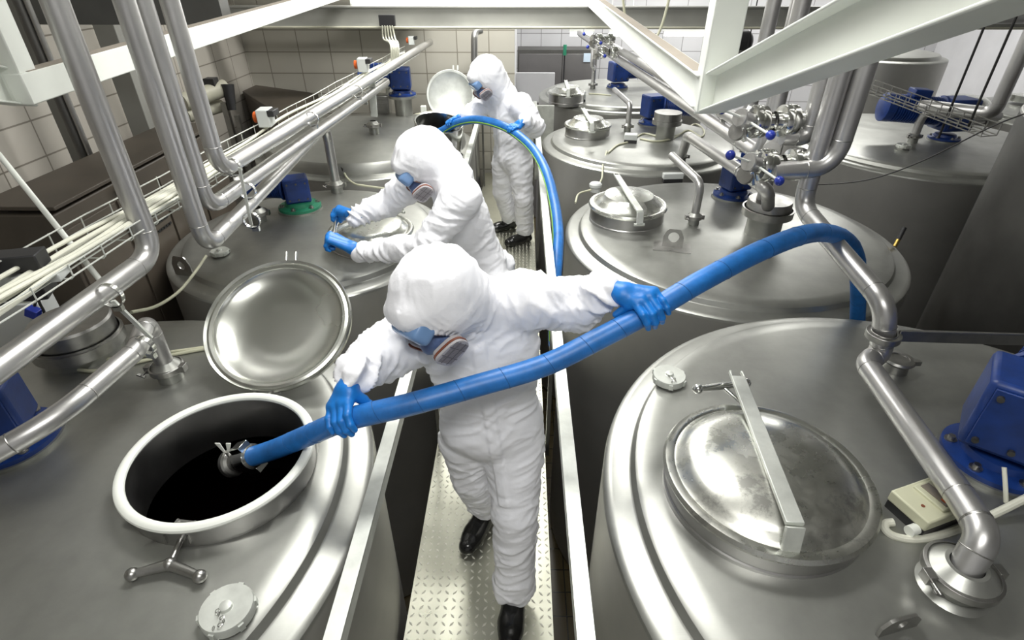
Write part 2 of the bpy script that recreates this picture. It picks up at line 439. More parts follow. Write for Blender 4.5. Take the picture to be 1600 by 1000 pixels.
def nmesh(name, V, F, mat, parent=None):
    me = bpy.data.meshes.new(name); me.vertices.add(len(V)); me.vertices.foreach_set('co', V.astype(np.float32).ravel())
    me.loops.add(F.size); me.loops.foreach_set('vertex_index', F.astype(np.int32).ravel())
    me.polygons.add(len(F)); me.polygons.foreach_set('loop_start', np.arange(0, F.size, 4, dtype=np.int32))
    me.polygons.foreach_set('use_smooth', np.ones(len(F), bool)); me.materials.append(mat); me.update(calc_edges=True); me.validate()
    o = bpy.data.objects.new(name, me); COL.objects.link(o)
    if parent: put(o, parent)
    return o
def sdfobj(name, prims, h, mat, parent, k=.012, smooth=1):
    """prims: ('c', a, b, ra, rb[, k]) cones, ('e', c, r, R[, k]) ellipsoids, ('x', ...) subtracted, ('b', c, r, R) rounded boxes"""
    los, his = [], []
    for p in prims:
        if p[0] == 'c':
            m = max(p[3], p[4]); los += [np.array(p[1])-m, np.array(p[2])-m]; his += [np.array(p[1])+m, np.array(p[2])+m]
        elif p[0] in 'eb': m = max(p[2])*1.5; los.append(np.array(p[1])-m); his.append(np.array(p[1])+m)
    s = SDF(np.min(los, 0)-.02, np.max(his, 0)+.02, h)
    for p in prims:
        kk = p[5] if p[0] == 'c' and len(p) > 5 else (p[4] if len(p) > 4 and p[0] in 'eb' else k)
        if p[0] == 'c': s.cone(p[1], p[2], p[3], p[4], kk)
        elif p[0] == 'e': s.ell(p[1], p[2], p[3], kk)
        elif p[0] == 'b': s.ell(p[1], p[2], p[3], kk, power=5)
        elif p[0] == 'x': s.ell(p[1], p[2], p[3], sub=True)
    V, F = s.mesh(smooth); return nmesh(name, V, F, mat, parent)

def grip(parent, C, axis, n0, n1, R, wrist, side=1, h=.0024, spread=.0205, thumb_along=.045, thumb_ang=-62, lift=1.0, curl=1.0, k=1.0):
    """gloved hand closed round a bar of radius R. axis points to the index side, n0 from the bar to the back of the hand,
    n1 the way the fingers wrap"""
    C = np.array(C); ax = np.array(Vector(axis).normalized()); n0 = np.array(n0, float); n0 -= ax*(n0 @ ax); n0 /= np.linalg.norm(n0)
    n1 = np.array(n1, float); n1 -= ax*(n1 @ ax); n1 -= n0*(n1 @ n0); n1 /= np.linalg.norm(n1); wrist = np.array(wrist, float)
    def at(s_, th, rho): th = math.radians(th); return C+ax*s_+rho*(math.cos(th)*n0+math.sin(th)*n1)
    pr = []; kn = []; spread *= k
    for i, (ln, fr, off) in enumerate(((.94, .0098, 1.5), (1.04, .0102, .5), (.98, .0098, -.5), (.78, .0088, -1.5))):
        ln *= k; fr *= k
        rho = R+fr+.002; s0 = off*spread; th = (-14 if i in (1, 2) else -22); pts = [at(s0*.96, th, rho+.008)]
        for L_ in (.044*ln, .027*ln, .021*ln):
            th += math.degrees(L_/rho)*curl; pts.append(at(s0+(i-1.5)*-.0005, th, rho))
        rr = [fr*1.22, fr*1.08, fr, fr*.84]
        # points between joints keep the finger outside the bar
        for j in range(3): pr.append(('c', pts[j], pts[j+1], rr[j], rr[j+1], .004))
        kn.append(pts[0])
    base = []
    wd = wrist-(kn[1]+kn[2])/2; wd /= np.linalg.norm(wd)
    for i, kp in enumerate(kn):
        b_ = wrist-wd*.012+ax*((1.5-i)*.0125); base.append(b_); pr.append(('c', kp, b_, .0125*k, .0165*k, .012))
    pr.append(('c', (kn[0]+kn[1])/2, (base[0]+base[1])/2, .014*k, .019*k, .014)); pr.append(('c', (kn[2]+kn[3])/2, (base[2]+base[3])/2, .013*k, .018*k, .014))
    t0 = wrist-wd*.02+ax*.024; t1 = at(1.5*spread+.012, thumb_ang, R+.016); t2 = at(1.5*spread+thumb_along*.45, thumb_ang-20/curl, R+.0125); t3 = at(1.5*spread+thumb_along, thumb_ang-34/curl, R+.0115)
    pr += [('c', t0, t1, .0175*k, .0145*k, .012), ('c', t1, t2, .0135*k, .0118*k, .005), ('c', t2, t3, .0118*k, .0095*k, .004)]
    pr.append(('c', wrist, wrist+wd*.06, .0285*k, .030, .015))
    o = sdfobj('glove', pr, h, GLOVE, parent, smooth=1)
    return o, wrist+wd*.045

def boot(parent, ank, heading, h=.006, sole=0.0, pitch=0):
    """short rubber boot: ankle point above the sole, toe along heading"""
    a = np.array([ank[0], ank[1], sole]); d = np.array([math.cos(heading), math.sin(heading), 0]); z = np.array([0, 0, 1.]); s_ = np.cross(z, d)
    pr = [('c', a+z*.10-d*.01, a+z*.24-d*.005, .054, .062, .02), ('c', a-d*.045+z*.036, a+z*.09-d*.015, .036, .045, .02),
          ('c', a+d*.03+z*.046, a+d*.13+z*.042, .050, .050, .03), ('c', a+d*.11+z*.042-s_*.006, a+d*.18+z*.038-s_*.004, .052, .042, .02), ('c', a+d*.02+z*.07, a+d*.09+z*.05, .042, .038, .02)]
    los = a+np.array([-.3, -.3, -.03]); s = SDF(los, a+np.array([.3, .3, .31]), h)
    for p in pr: s.cone(p[1], p[2], p[3], p[4], p[5])
    zz = s.lo[2]+s.h*np.arange(s.n[2]); s.F = np.maximum(s.F, (sole+.004-zz)[None, None, :].astype(np.float32))
    V, F = s.mesh(1); o = nmesh('boot', V, F, BOOT, parent); return o

def headgear(parent, c, f, up, scale=1.0):
    """face, goggles and half mask respirator; returns the frame"""
    c = np.array(c, float); f = np.array(f, float); f /= np.linalg.norm(f); u = np.array(up, float); u -= f*(u @ f); u /= np.linalg.norm(u); l = np.cross(u, f)
    Rm = np.stack([f, l, u], 1); q = lambda a, b_, z_: c+f*a*scale+l*b_*scale+u*z_*scale
    face = [('e', q(0, 0, .01), (.098, .077, .118), Rm), ('e', q(.03, 0, -.06), (.062, .058, .065), Rm, .03),
            ('c', q(.092, 0, .028), q(.118, 0, -.012), .010, .015, .012), ('c', q(.08, .033, -.01), q(.07, .045, -.03), .02, .02, .02), ('c', q(.08, -.033, -.01), q(.07, -.045, -.03), .02, .02, .02),
            ('c', q(.086, .02, .042), q(.086, .045, .038), .011, .009, .01), ('c', q(.086, -.02, .042), q(.086, -.045, .038), .011, .009, .01),
            ('c', q(.09, -.02, -.055), q(.09, .02, -.055), .012, .012, .01),
            ('c', q(0, .078, .005), q(-.004, .082, -.03), .014, .01, .008), ('c', q(0, -.078, .005), q(-.004, -.082, -.03), .014, .01, .008)]
    fo = sdfobj('face', face, .004, SKIN, parent)
    for s_ in (1, -1):
        MB().ball(q(.083, .033*s_, .022), .0125).build('eye', plain_eye, fo)
    # goggles: curved band round the upper face
    gt = MB(); ln = MB()
    def band(mb, z0, z1, r0, r1, a0=-85, a1=85, n=28, bow=.0):
        ring = []
        for k in range(n+1):
            a = math.radians(a0+(a1-a0)*k/n); ca, sa = math.cos(a), math.sin(a); dv_ = 1-.26*min(1, (abs(a)/1.15)**3) if abs(a0) < 90 and a1 < 90 else 1; nose = bow*math.exp(-(a/.22)**2)
            ring.append([q(r1*ca*1.20, r1*sa*.98*dv_, z0+nose), q(r1*ca*1.20, r1*sa*.98*dv_, z1), q(r0*ca*1.16, r0*sa*.94, z1), q(r0*ca*1.16, r0*sa*.94, z0+nose)])
        vs = [p for r_ in ring for p in r_]; fs = []
        for k in range(n):
            for j in range(4): fs.append((4*k+j, 4*k+(j+1) % 4, 4*k+4+(j+1) % 4, 4*k+4+j))
        fs += [(0, 1, 2, 3), (4*n+3, 4*n+2, 4*n+1, 4*n)]; mb.add(vs, fs)
    go = sdfobj('goggles', [('b', q(.096, 0, .026), (.046, .078, .036), Rm), ('x', q(.150, 0, .028), (.020, .058, .022), Rm), ('x', q(.135, 0, -.022), (.03, .018, .022), Rm)], .003, GOGF, parent)
    sdfobj('lens', [('b', q(.104, 0, .028), (.036, .066, .026), Rm)], .003, LENS, go)
    st = MB(); band(st, .018, .040, .088, .094, 66, 294, 40); st.build('strap', MASKB, go)
    # respirator
    m = [('c', q(.085, 0, -.01), q(.112, 0, -.045), .022, .036, .02), ('e', q(.088, 0, -.055), (.052, .052, .052), Rm, .02), ('c', q(.112, 0, -.045), q(.132, 0, -.055), .03, .022, .012),
         ('c', q(.105, 0, -.055), q(.098, .058, -.058), .024, .021, .012), ('c', q(.105, 0, -.055), q(.098, -.058, -.058), .024, .021, .012)]
    mo = sdfobj('respirator', m, .0032, MASKB, parent)
    MB().cyl(q(.13, 0, -.055), q(.146, 0, -.058), .019).build('exhale_valve', DARKP, mo)
    for s_ in (1, -1):
        d = np.array([.42, .86*s_, -.30]); d /= np.linalg.norm(d); dv = f*d[0]+l*d[1]+u*d[2]; cc = q(.108, .086*s_, -.062)
        R = frame(dv, Vector(u)); R2 = R
        def pad(mb, off, th, sx, sz, n=8):
            pts = []; N_ = 28
            for k in range(N_):
                a = 2*math.pi*k/N_; X = math.copysign(abs(math.cos(a))**.62, math.cos(a))*sx; Z = math.copysign(abs(math.sin(a))**.62, math.sin(a))*sz*(1-.18*math.cos(a)*s_)
                pts.append(Vector(cc)+R @ Vector((off, X, Z)))
            mb.prism(pts, R @ Vector((th, 0, 0)))
        b1 = MB(); pad(b1, -.012, .014, .048, .038); fo_ = b1.build('filter', FILTW, mo, bevel=.003)
        b2 = MB(); pad(b2, .002, .007, .0515, .041); b2.build('filter_band', BROWN, fo_)
        b3 = MB(); pad(b3, .009, .009, .051, .0405); b3.build('filter_cover', FILTW, fo_, bevel=.002)
        b4 = MB()
        for gx in (-.017, .017): b4.beam(Vector(cc)+R @ Vector((.0182, gx, -.034)), Vector(cc)+R @ Vector((.0182, gx, .034)), .0024, .0024, dv)
        for gx in np.arange(-.0385, .04, .0055): b4.beam(Vector(cc)+R @ Vector((.0182, gx, -.029)), Vector(cc)+R @ Vector((.0182, gx, .029)), .0009, .0012, dv)
        for gz in (-.012, .012): b4.beam(Vector(cc)+R @ Vector((.0182, -.043, gz)), Vector(cc)+R @ Vector((.0182, .043, gz)), .0024, .0024, dv)
        for gz in np.arange(-.0275, .03, .0055): b4.beam(Vector(cc)+R @ Vector((.0182, -.04, gz)), Vector(cc)+R @ Vector((.0182, .04, gz)), .0009, .0012, dv)
        b4.build('filter_grid', FILTG, fo_)
        for gx in np.arange(-.034, .035, .0068):
            pass
    return q, Rm
plain_eye = plain('eye white', (.7, .7, .68), .2)
GOGF = plain('blue goggle frame', (.16, .28, .50), .25)

def suit(parent, J, head, f, up, h=.0075, seed=0, amp=.008, hot=(), hood=(.135, .122, .152), fat=1.0, arm=1.0):
    """J: joint dict. The whole coverall with its hood is one continuous surface."""
    A = {k: np.array(v, float) for k, v in J.items()}
    allp = np.array(list(A.values())+[np.array(head)]); lo = allp.min(0)-.24; hi = allp.max(0)+.24
    s = SDF(lo, hi, h); w = fat
    c = np.array(head, float); f = np.array(f, float); f /= np.linalg.norm(f); u = np.array(up, float); u -= f*(u @ f); u /= np.linalg.norm(u); l = np.cross(u, f); Rm = np.stack([f, l, u], 1)
    sh = A['shL']-A['shR']; lat = sh/np.linalg.norm(sh); pel, ch, nk = A['pelvis'], A['chest'], A['neck']
    sp = (nk-pel)/np.linalg.norm(nk-pel); lt = lat-sp*(lat @ sp); lt /= np.linalg.norm(lt); fr = np.cross(lt, sp); Rt = np.stack([lt, fr, sp], 1)
    wa = (pel+ch)/2
    s.ell(ch+sp*.0, (.178*w, .128*w, .19), Rt, .05); s.ell(wa, (.160*w, .122*w, .16), Rt, .05); s.ell(pel, (.172*w, .132*w, .15), Rt, .05)
    s.limbs.append((pel, ch, .17, .55))
    s.cone(A['shR'], A['shL'], .078, .078, .05, fold=.7)
    s.cone(nk-sp*.03, c-u*.06-f*.02, .078, .085, .05, fold=.8)
    for sd in 'LR':
        for k_ in ('sh', 'el', 'wr'): pass
        s.cone(A['sh'+sd], A['el'+sd], .092*arm, .074*arm, .035, fold=1.2)
        s.cone(A['el'+sd], A['wr'+sd], .074*arm, .047, .02, fold=1.4)
        hp = A['hip'+sd]
        s.cone(hp, A['kn'+sd], .105*w, .084, .03, fold=.8); s.cone(A['kn'+sd], A['an'+sd], .086, .078, .02, fold=1.1)
    s.ell(c+u*.012-f*.006, (hood[0], hood[1], hood[2]), Rm, .035)
    s.cone(c+u*.02-f*.05, nk-sp*.02-fr*.03, .11, .10, .05, fold=.7)
    s.limbs.append((c-l*.06, c+l*.06, .12, .6))
    # face opening of the hood
    s.cone(c+f*.088+u*.080-l*.035, c+f*.088+u*.080+l*.035, .034, .034, .04, fold=.2)
    cc = c+f*.140-u*.045
    s.ell(cc, (.098, .088, .092), Rm, sub=True)
    V, F = s.mesh(1)
    V = wrinkle(V, F, s.limbs, amp, seed, [(A['elL'], .10, .9), (A['elR'], .10, .9), (A['wrL'], .08, .8), (A['wrR'], .08, .8), (A['knL'], .12, .5), (A['knR'], .12, .5), (A['anL'], .10, .8), (A['anR'], .10, .8), (wa, .14, .45), (nk, .12, .6)]+list(hot))
    V = lap(V, F, .2); N = vnormals(V, F)
    q = V-c; qf, ql, qu = q @ f, q @ l, q @ u; near = np.exp(-(np.maximum(np.linalg.norm(q, axis=1)-.17, 0)/.03)**2)
    wv = (vnoise(V*14+seed)-.5)*.012
    seam = np.exp(-((np.abs(ql+wv)-.048)/.0055)**2)*(qf < .09)*.0042            # two crown seams of the hood
    ro = np.sqrt(((qf-.140)/.098)**2+(ql/.088)**2+((qu+.045)/.092)**2); an = np.arctan2(ql, qu+.045)
    gath = np.exp(-((ro-1.12)/.16)**2)*np.sin(an*30+vnoise(V*30)*3)*.0026+np.exp(-((ro-1.03)/.05)**2)*.004
    V = V+N*(near*(gath-seam))[:, None]
    ctr = pel*.25+ch*.75; qq = V-ctr; a_, b_, s_ = qq @ lt, qq @ fr, qq @ sp                                      # zip flap
    fl = 1/(1+np.exp((np.abs(a_-.004+(vnoise(V*6)-.5)*.02)-.021)/.0018)); on = (b_ > .02)*(s_ > -.48)*(s_ < .2)*(near < .3)
    V = V+N*(fl*on*.008)[:, None]
    return nmesh('coverall', V, F, SUIT, parent)


# ------------------------------------------------------------------ tanks
class Tank:
    def __init__(s, cx, cy, r, z, label, hole=None, dome=.075, wall=WALLST, top=STEEL, group='round steel tanks'):
        s.c = Vector((cx, cy)); s.r = r; s.z = z; s.dome = dome
        s.t = thing('storage_tank', label, 'tank', (cx, cy, ZF), group)
        hh = lambda rr: z+dome*(1-.5*(rr/r)**2.2)
        prof = [((r-.115)*k/16, hh((r-.115)*k/16)) for k in range(17)]+[(r-.10, z+dome*.5),
                (r-.088, z+.012), (r-.082, z+.008), (r-.03, z+.002), (r-.012, z-.002), (r-.003, z-.010), (r, z-.022)]
        walls = [(r, z-.5), (r, ZF+.02)]
        if hole:
            hx, hy, hr = hole
            inn = [(r-.02, ZF+.02), (r-.02, z-.04), (r-.12, z-.01), (r*.6, z+dome*.78-.02), (0, z+dome-.02)]
            mb = MB(); mb.lathe(prof, (cx, cy, 0), seg=128); n1 = len(mb.f)
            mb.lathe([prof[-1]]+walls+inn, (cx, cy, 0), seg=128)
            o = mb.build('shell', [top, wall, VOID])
            bmx = bpy.data.meshes.new('tmp')
            import bmesh
            bm = bmesh.new(); bm.from_mesh(o.data); bmesh.ops.remove_doubles(bm, verts=bm.verts, dist=1e-5)
            bmesh.ops.recalc_face_normals(bm, faces=bm.faces)
            for f in bm.faces:
                cc = f.calc_center_median(); rad = math.hypot(cc.x-cx, cc.y-cy)
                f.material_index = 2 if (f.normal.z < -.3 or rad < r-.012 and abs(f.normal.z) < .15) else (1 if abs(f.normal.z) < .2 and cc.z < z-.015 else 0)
            bm.to_mesh(o.data); bm.free()
            cut = MB().lathe([(0, z-.3), (hr, z-.3), (hr, z+.4), (0, z+.4)], (hx, hy, 0), seg=64).build('cut', VOID)
            bm = bmesh.new(); bm.from_mesh(cut.data); bmesh.ops.remove_doubles(bm, verts=bm.verts, dist=1e-6); bmesh.ops.recalc_face_normals(bm, faces=bm.faces); bm.to_mesh(cut.data); bm.free()
            bpy.context.view_layer.update()
            md = o.modifiers.new('b', 'BOOLEAN'); md.object = cut; md.operation = 'DIFFERENCE'; md.solver = 'EXACT'
            dg = bpy.context.evaluated_depsgraph_get(); me = bpy.data.meshes.new_from_object(o.evaluated_get(dg))
            o.modifiers.clear(); o.data = me; bpy.data.objects.remove(cut)
            put(o, s.t)
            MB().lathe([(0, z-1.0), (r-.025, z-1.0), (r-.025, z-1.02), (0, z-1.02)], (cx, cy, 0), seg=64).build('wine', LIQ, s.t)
        else:
            mb = MB(); mb.lathe(prof[::-1], (cx, cy, 0), seg=128); mb.cur = 1
            mb.lathe([(r, z-.022)]+walls, (cx, cy, 0), seg=128)
            vs = [tuple(v) for v in mb.v]
            o = mb.build('shell', [top, wall], s.t)
        md = None
    def h(s, x, y):
        d = math.hypot(x-s.c.x, y-s.c.y); f = d/s.r
        return s.z+s.dome*(1-.5*min(1, f)**2.2) if d < s.r-.09 else s.z
    def at(s, u, v):
        p = P(u, v, z=s.z+.05)
        for _ in range(5): p = P(u, v, z=s.h(p.x, p.y))
        return p

R1 = Tank(1.39, 1.10, 1.12, .90, 'round steel tank at the right front with the stained domed lid')
R2 = Tank(1.355, 3.36, 1.05, .79, 'round steel tank behind the right front tank, with blue hose bending over it')
R3 = Tank(1.20, 5.62, .98, .78, 'third steel tank back along the right side of the walkway')
R4 = Tank(1.35, 7.95, 1.10, .80, 'fourth and farthest steel tank on the right side of the walkway')
MH1 = P(342, 706, z=1.0)
L1 = Tank(-1.58, 1.13, 1.10, .85, 'round steel tank at the left front with its manhole open', hole=(MH1.x, MH1.y, .276))
L2 = Tank(-1.33, 3.28, .86, .81, 'second steel tank on the left with its lid being clamped shut')
MH3 = P(686, 191, z=1.12)
L3 = Tank(-1.47, 5.38, 1.03, .82, 'far left steel tank under the bright open lid', hole=(MH3.x, MH3.y, .195), dome=.17)
RR = Tank(4.05, 5.75, 1.25, .76, 'wide bright steel tank at the far right under a blue motor')
TT = Tank(4.02, 2.98, 1.12, 1.55, 'tall dark steel tank cut by the right edge', wall=DARKST, top=WALLST)
FT = Tank(4.95, 8.3, .72, 1.25, 'narrow steel tank behind the far right motor', wall=WALLST)
FR = Tank(6.3, 6.9, .9, .80, 'farthest right steel tank with a round cap on it')

# --- manholes and lids
def neck(tank, c, r, ztop, gasket=None, tilt=None):
    zb = tank.h(c.x, c.y)-.02
    if tilt:
        L = ztop-zb; ax = Vector(tilt).normalized()
        return MB().lathe([(r, -L-.12), (r, -.004), (r+.006, 0), (r, .006), (r-.012, 0), (r-.012, -L-.12)], Vector((c.x, c.y, ztop)), ax, 64, closed=True).build('manhole_neck', BRIGHT, tank.t)
    mb = MB().lathe([(r, zb), (r, ztop), (r-.012, ztop), (r-.012, zb-.09), (r, zb-.09)], (c.x, c.y, 0), seg=64, closed=True)
    o = mb.build('manhole_neck', NECKST, tank.t)
    if gasket:
        a = [(r+.006+.016*math.cos(k*math.pi/6)-.008, ztop+.006+.012*math.sin(k*math.pi/6)) for k in range(12)]
        MB().lathe(a, (c.x, c.y, 0), seg=72, closed=True).build('gasket', GASKET, tank.t)
NECKST = steel('smooth dark neck steel', (.45, .445, .44), .33, .1, ns=8)
def lid(tank, c, r, z, mat=LIDST, hgt=.055, neckr=None, axis=(0, 0, 1)):
    """closed domed lid; c centre, z rim height"""
    nr = neckr or r-.012; zb = tank.h(c.x, c.y)-.03
    MB().lathe([(nr+.004, zb), (nr+.004, zb+.034), (nr, zb+.038), (nr, z-.01)], (c.x, c.y, 0), seg=64).build('manhole_neck', NECKST, tank.t)
    h = hgt
    prof = [(r-.012, z-.022), (r-.002, z-.020), (r+.003, z-.008), (r-.004, z+.004), (r-.018, z+.006), (r-.03, z+.002), (r-.045, z+.010),
            (r-.055, z+.024), (r-.075, z+.036), (r*.62, z+h*.84), (r*.35, z+h*.96), (0, z+h)]
    return MB().lathe(prof, (c.x, c.y, 0), seg=72).build('lid', mat, tank.t)
def tee_handle(mb, c, d, L, r=.008, ball=.015):
    d = Vector(d).normalized(); c = Vector(c)
    mb.tube([c-d*L/2, c-d*.015, c+d*.015, c+d*L/2], [r*.8, r*1.25, r*1.25, r*.8], 16)
    mb.ball(c-d*L/2, ball); mb.ball(c+d*L/2, ball)

def lid_bar(tank, a, b, w=.035, drop=.07, parent=None, name='clamp_bar', t=.014):
    """pressed channel across a lid with a hinged end dropping at b"""
    a = Vector(a); b = Vector(b); d = (b-a).normalized(); s = Vector((0, 0, 1)).cross(d).normalized()
    mb = MB()
    e = b+Vector((0, 0, -drop))+d*.02
    mb.prism([a-s*w/2, a+s*w/2, b+s*w/2, b-s*w/2], (0, 0, t))
    mb.prism([b-s*w/2, b+s*w/2, e+s*w/2, e-s*w/2], d*.012+Vector((0, 0, t*.7)))
    mb.cyl(e-s*(w*.8), e+s*(w*.8), .009)
    for q in (-1, 1): mb.prism([a+s*q*w/2-s*q*.004, a+s*q*w/2, a+s*q*w/2-d*.03, a+s*q*w/2-s*q*.008-d*.03], (0, 0, t))
    return mb.build(name, RAILST, parent or tank.t, bevel=.002)

# R1 lid
c = P(1200, 733, z=1.055); l1 = lid(R1, c, .295, 1.045, STAINLID, .065)
a = P(1152, 592, z=1.105); b_ = P(1241, 822, z=1.112)
lid_bar(R1, a, b_, .046, .085)
mb = MB(); q = P(1128, 603, z=1.06); d = (P(1165, 598, z=1.06)-P(1090, 607, z=1.06))
tee_handle(mb, q, d, d.length, .011, .018); mb.cyl(q, P(1170, 640, z=1.02), .007)
mb.build('tee_handle', BRIGHT, R1.t)
# R2 lid
c = P(982, 311, z=.985); lid(R2, c, .258, .955, LIDST, .075)
lid_bar(R2, P(964, 276, z=1.045), P(1000, 332, z=1.045), .04, .07)
# R3, R4 lids
c = P(919, 190, z=.97); lid(R3, c, .235, .95, LIDST, .07)
lid_bar(R3, P(911, 171, z=1.03), P(925, 194, z=1.03), .04, .07)
c = P(886, 140, z=.98); lid(R4, c, .235, .96, LIDST, .07)
lid_bar(R4, P(884, 127, z=1.04), P(888, 142, z=1.04), .04, .07)
# RR lid
c = P(1512, 155, z=.97); lid(RR, c, .27, .95, LIDST, .06)
mb = MB().lathe([(.14, 0), (.14, .07), (.1, .075), (0, .08)], P(1598, 158, z=.9), seg=32); mb.build('round_cap', LIDST, FR.t)

# L1 open manhole
neck(L1, MH1, .278, .985, True)
mb = MB(); c0 = P(300, 800, z=.97)
s1 = P(281, 816, z=.945); s2 = P(307, 819, z=.945)
mb.cyl(s1, s2, .008)
for s_ in (s1, s2):
    mb.beam(s_, Vector((MH1.x, MH1.y, .95))+(s_-Vector((MH1.x, MH1.y, s_.z))).normalized()*.286, .006, .03)
mid = (s1+s2)/2; e = L1.at(270, 890)+Vector((0, 0, .024)); mb.cyl(mid, e, .0085)
mb.build('swing_bolt', FITST, L1.t)
mb = MB(); hA = L1.at(211, 905)+Vector((0, 0, .022)); hB = L1.at(316, 908)+Vector((0, 0, .022))
mb.tube([hA, e+(hA-e)*.12, e+(hB-e)*.12, hB], [.011, .015, .015, .011], 16); mb.ball(hA, .018); mb.ball(hB, .018); mb.ball(e, .018, (1, 1, 1.1))
mb.build('tee_handle', FITST, L1.t)
# L1 open lid, lying back at 32 degrees
al = math.radians(32); c = P(435, 505, y=1.82)
nrm = Vector((.02, -math.sin(al), math.cos(al))).normalized()
r = .287
prof = [(0, -.055), (r*.35, -.052), (r*.62, -.042), (r-.05, -.014), (r-.038, -.004), (r-.034, .004), (r-.022, .008), (r-.012, .004), (r-.003, .012), (r+.002, .004), (r+.001, -.012),
        (r-.03, -.02), (r*.62, -.054), (r*.35, -.064), (0, -.067)]
lidt = thing('open_lid', 'round open steel lid leaning back behind the black manhole', 'tank lid', c)
MB().lathe(prof, c, nrm, 96).build('dish', DISHST, lidt)
mb = MB()
top = c+Vector((0, math.cos(al), math.sin(al)))*(r+.01)
for dx in (-.02, .02): MB().cyl(top+Vector((dx, -.01, 0)), top+Vector((dx, .01, .03)), .006).build('handle_lug', BRIGHT, lidt)
mb = MB(); bot = c-Vector((0, math.cos(al), math.sin(al)))*(r-.01)
mb.beam(bot+Vector((-.03, -.03, -.02)), bot+Vector((-.03, .05, -.03)), .01, .05); mb.beam(bot+Vector((.03, -.03, -.02)), bot+Vector((.03, .05, -.03)), .01, .05)
mb.cyl(bot+Vector((-.05, 0, -.03)), bot+Vector((.05, 0, -.03)), .009)
mb.cyl(c-nrm*.075, Vector((c.x, c.y+.05, L1.h(c.x, c.y)-.01)), .02)
mb.build('hinge', FITST, lidt)
# L2 lid with clamp (worker holds its handle)
cL2 = P(578, 352, z=.98); lid(L2, cL2, .255, .955, LIDST, .05)
hl = P(521, 352, z=1.03)
lid_bar(L2, P(524, 362, z=1.02), P(622, 316, z=1.03), .032, .07)
mb = MB(); HT2 = [P(527, 339, z=1.085), P(519, 376, z=1.085)]
mb.tube([HT2[0], HT2[1]], .011, 16); mb.ball(HT2[0], .016); mb.ball(HT2[1], .016)
mb.cyl((HT2[0]+HT2[1])/2, P(520, 370, z=.99), .008)
mb.build('tee_handle', BRIGHT, L2.t)
# L3 manhole and lid
neck(L3, MH3, .215, 1.12, None, (.14, -.17, 1))
nrm = Vector((.12, -.86, .28)).normalized(); c = P(704, 149, y=5.42); r = .222
prof = [(0, -.035), (r*.6, -.028), (r-.03, -.006), (r-.02, .003), (r-.004, .006), (r+.002, -.006), (r-.03, -.016), (r*.6, -.038), (0, -.045)]
lt = thing('open_lid', 'bright round open lid in front of the farthest worker', 'tank lid', c)
MB().lathe(prof, c, nrm, 64).build('dish', RAILST, lt)
mb = MB(); e1 = nrm.cross(Vector((1, 0, 0))).normalized()
if e1.z < 0: e1 = -e1
for dx in (.03, .07): mb.cyl(c+e1*r*.98+Vector((dx, 0, 0)), c+e1*(r*.98+.04)+Vector((dx, 0, 0)), .008)
mb.cyl(c-e1*r*.95-nrm*.01, Vector((c.x, c.y-.05, L3.h(c.x, c.y)))-Vector((0, 0, .02)), .015)
mb.build('hinge', GASKET, lt)

# --- nozzles, caps and lugs (welded on the tanks)
def cap(tank, u, v, r, h, name='screw_cap', mat=RAILST):
    c = tank.at(u, v); z = c.z-.01
    MB().lathe([(r*.8, z), (r*.8, z+h*.45)], (c.x, c.y, 0), seg=32).build('nozzle', STEEL, tank.t)
    mb = MB().lathe([(r*.9, z+h*.42), (r, z+h*.45), (r, z+h*.9), (r*.96, z+h), (r*.25, z+h), (r*.22, z+h+.008), (r*.1, z+h+.01), (0, z+h+.01)], (c.x, c.y, 0), seg=32)
    for k in range(6):
        a = k*math.pi/3+.4; mb.box((c.x+r*math.cos(a), c.y+r*math.sin(a), z+h*.68), (.008, .014, h*.45), Matrix.Rotation(a, 3, 'Z'))
    mb.build(name, mat, tank.t)
    mb = MB(); pts = [Vector((c.x-r*.2*math.cos(k), c.y-r*(.2+.13*k), z+h+.006)) for k in range(6)]; pts.append(Vector((c.x, c.y-r*1.04, z+h*.5)))
    for i, p in enumerate(pts):
        ax = (1, 0, 0) if i % 2 else (0, 0, 1); mb.lathe([(.0045, -.001), (.0065, 0), (.0045, .001)], p, ax, 10, closed=True)
    mb.build('cap_chain', FITST, tank.t)
cap(R1, 1044, 596, .062, .045)
cap(L1, 360, 962, .066, .05)
c = R1.at(1397, 578)
mb = MB().lathe([(.045, c.z-.01), (.042, c.z+.035), (.052, c.z+.042), (.057, c.z+.05), (.052, c.z+.058), (.035, c.z+.060), (.034, c.z+.056), (0, c.z+.056)], (c.x, c.y, 0), seg=32)
mb.box((c.x+.055, c.y-.02, c.z+.05), (.03, .015, .018)); mb.build('ferrule_cap', FITST, R1.t)
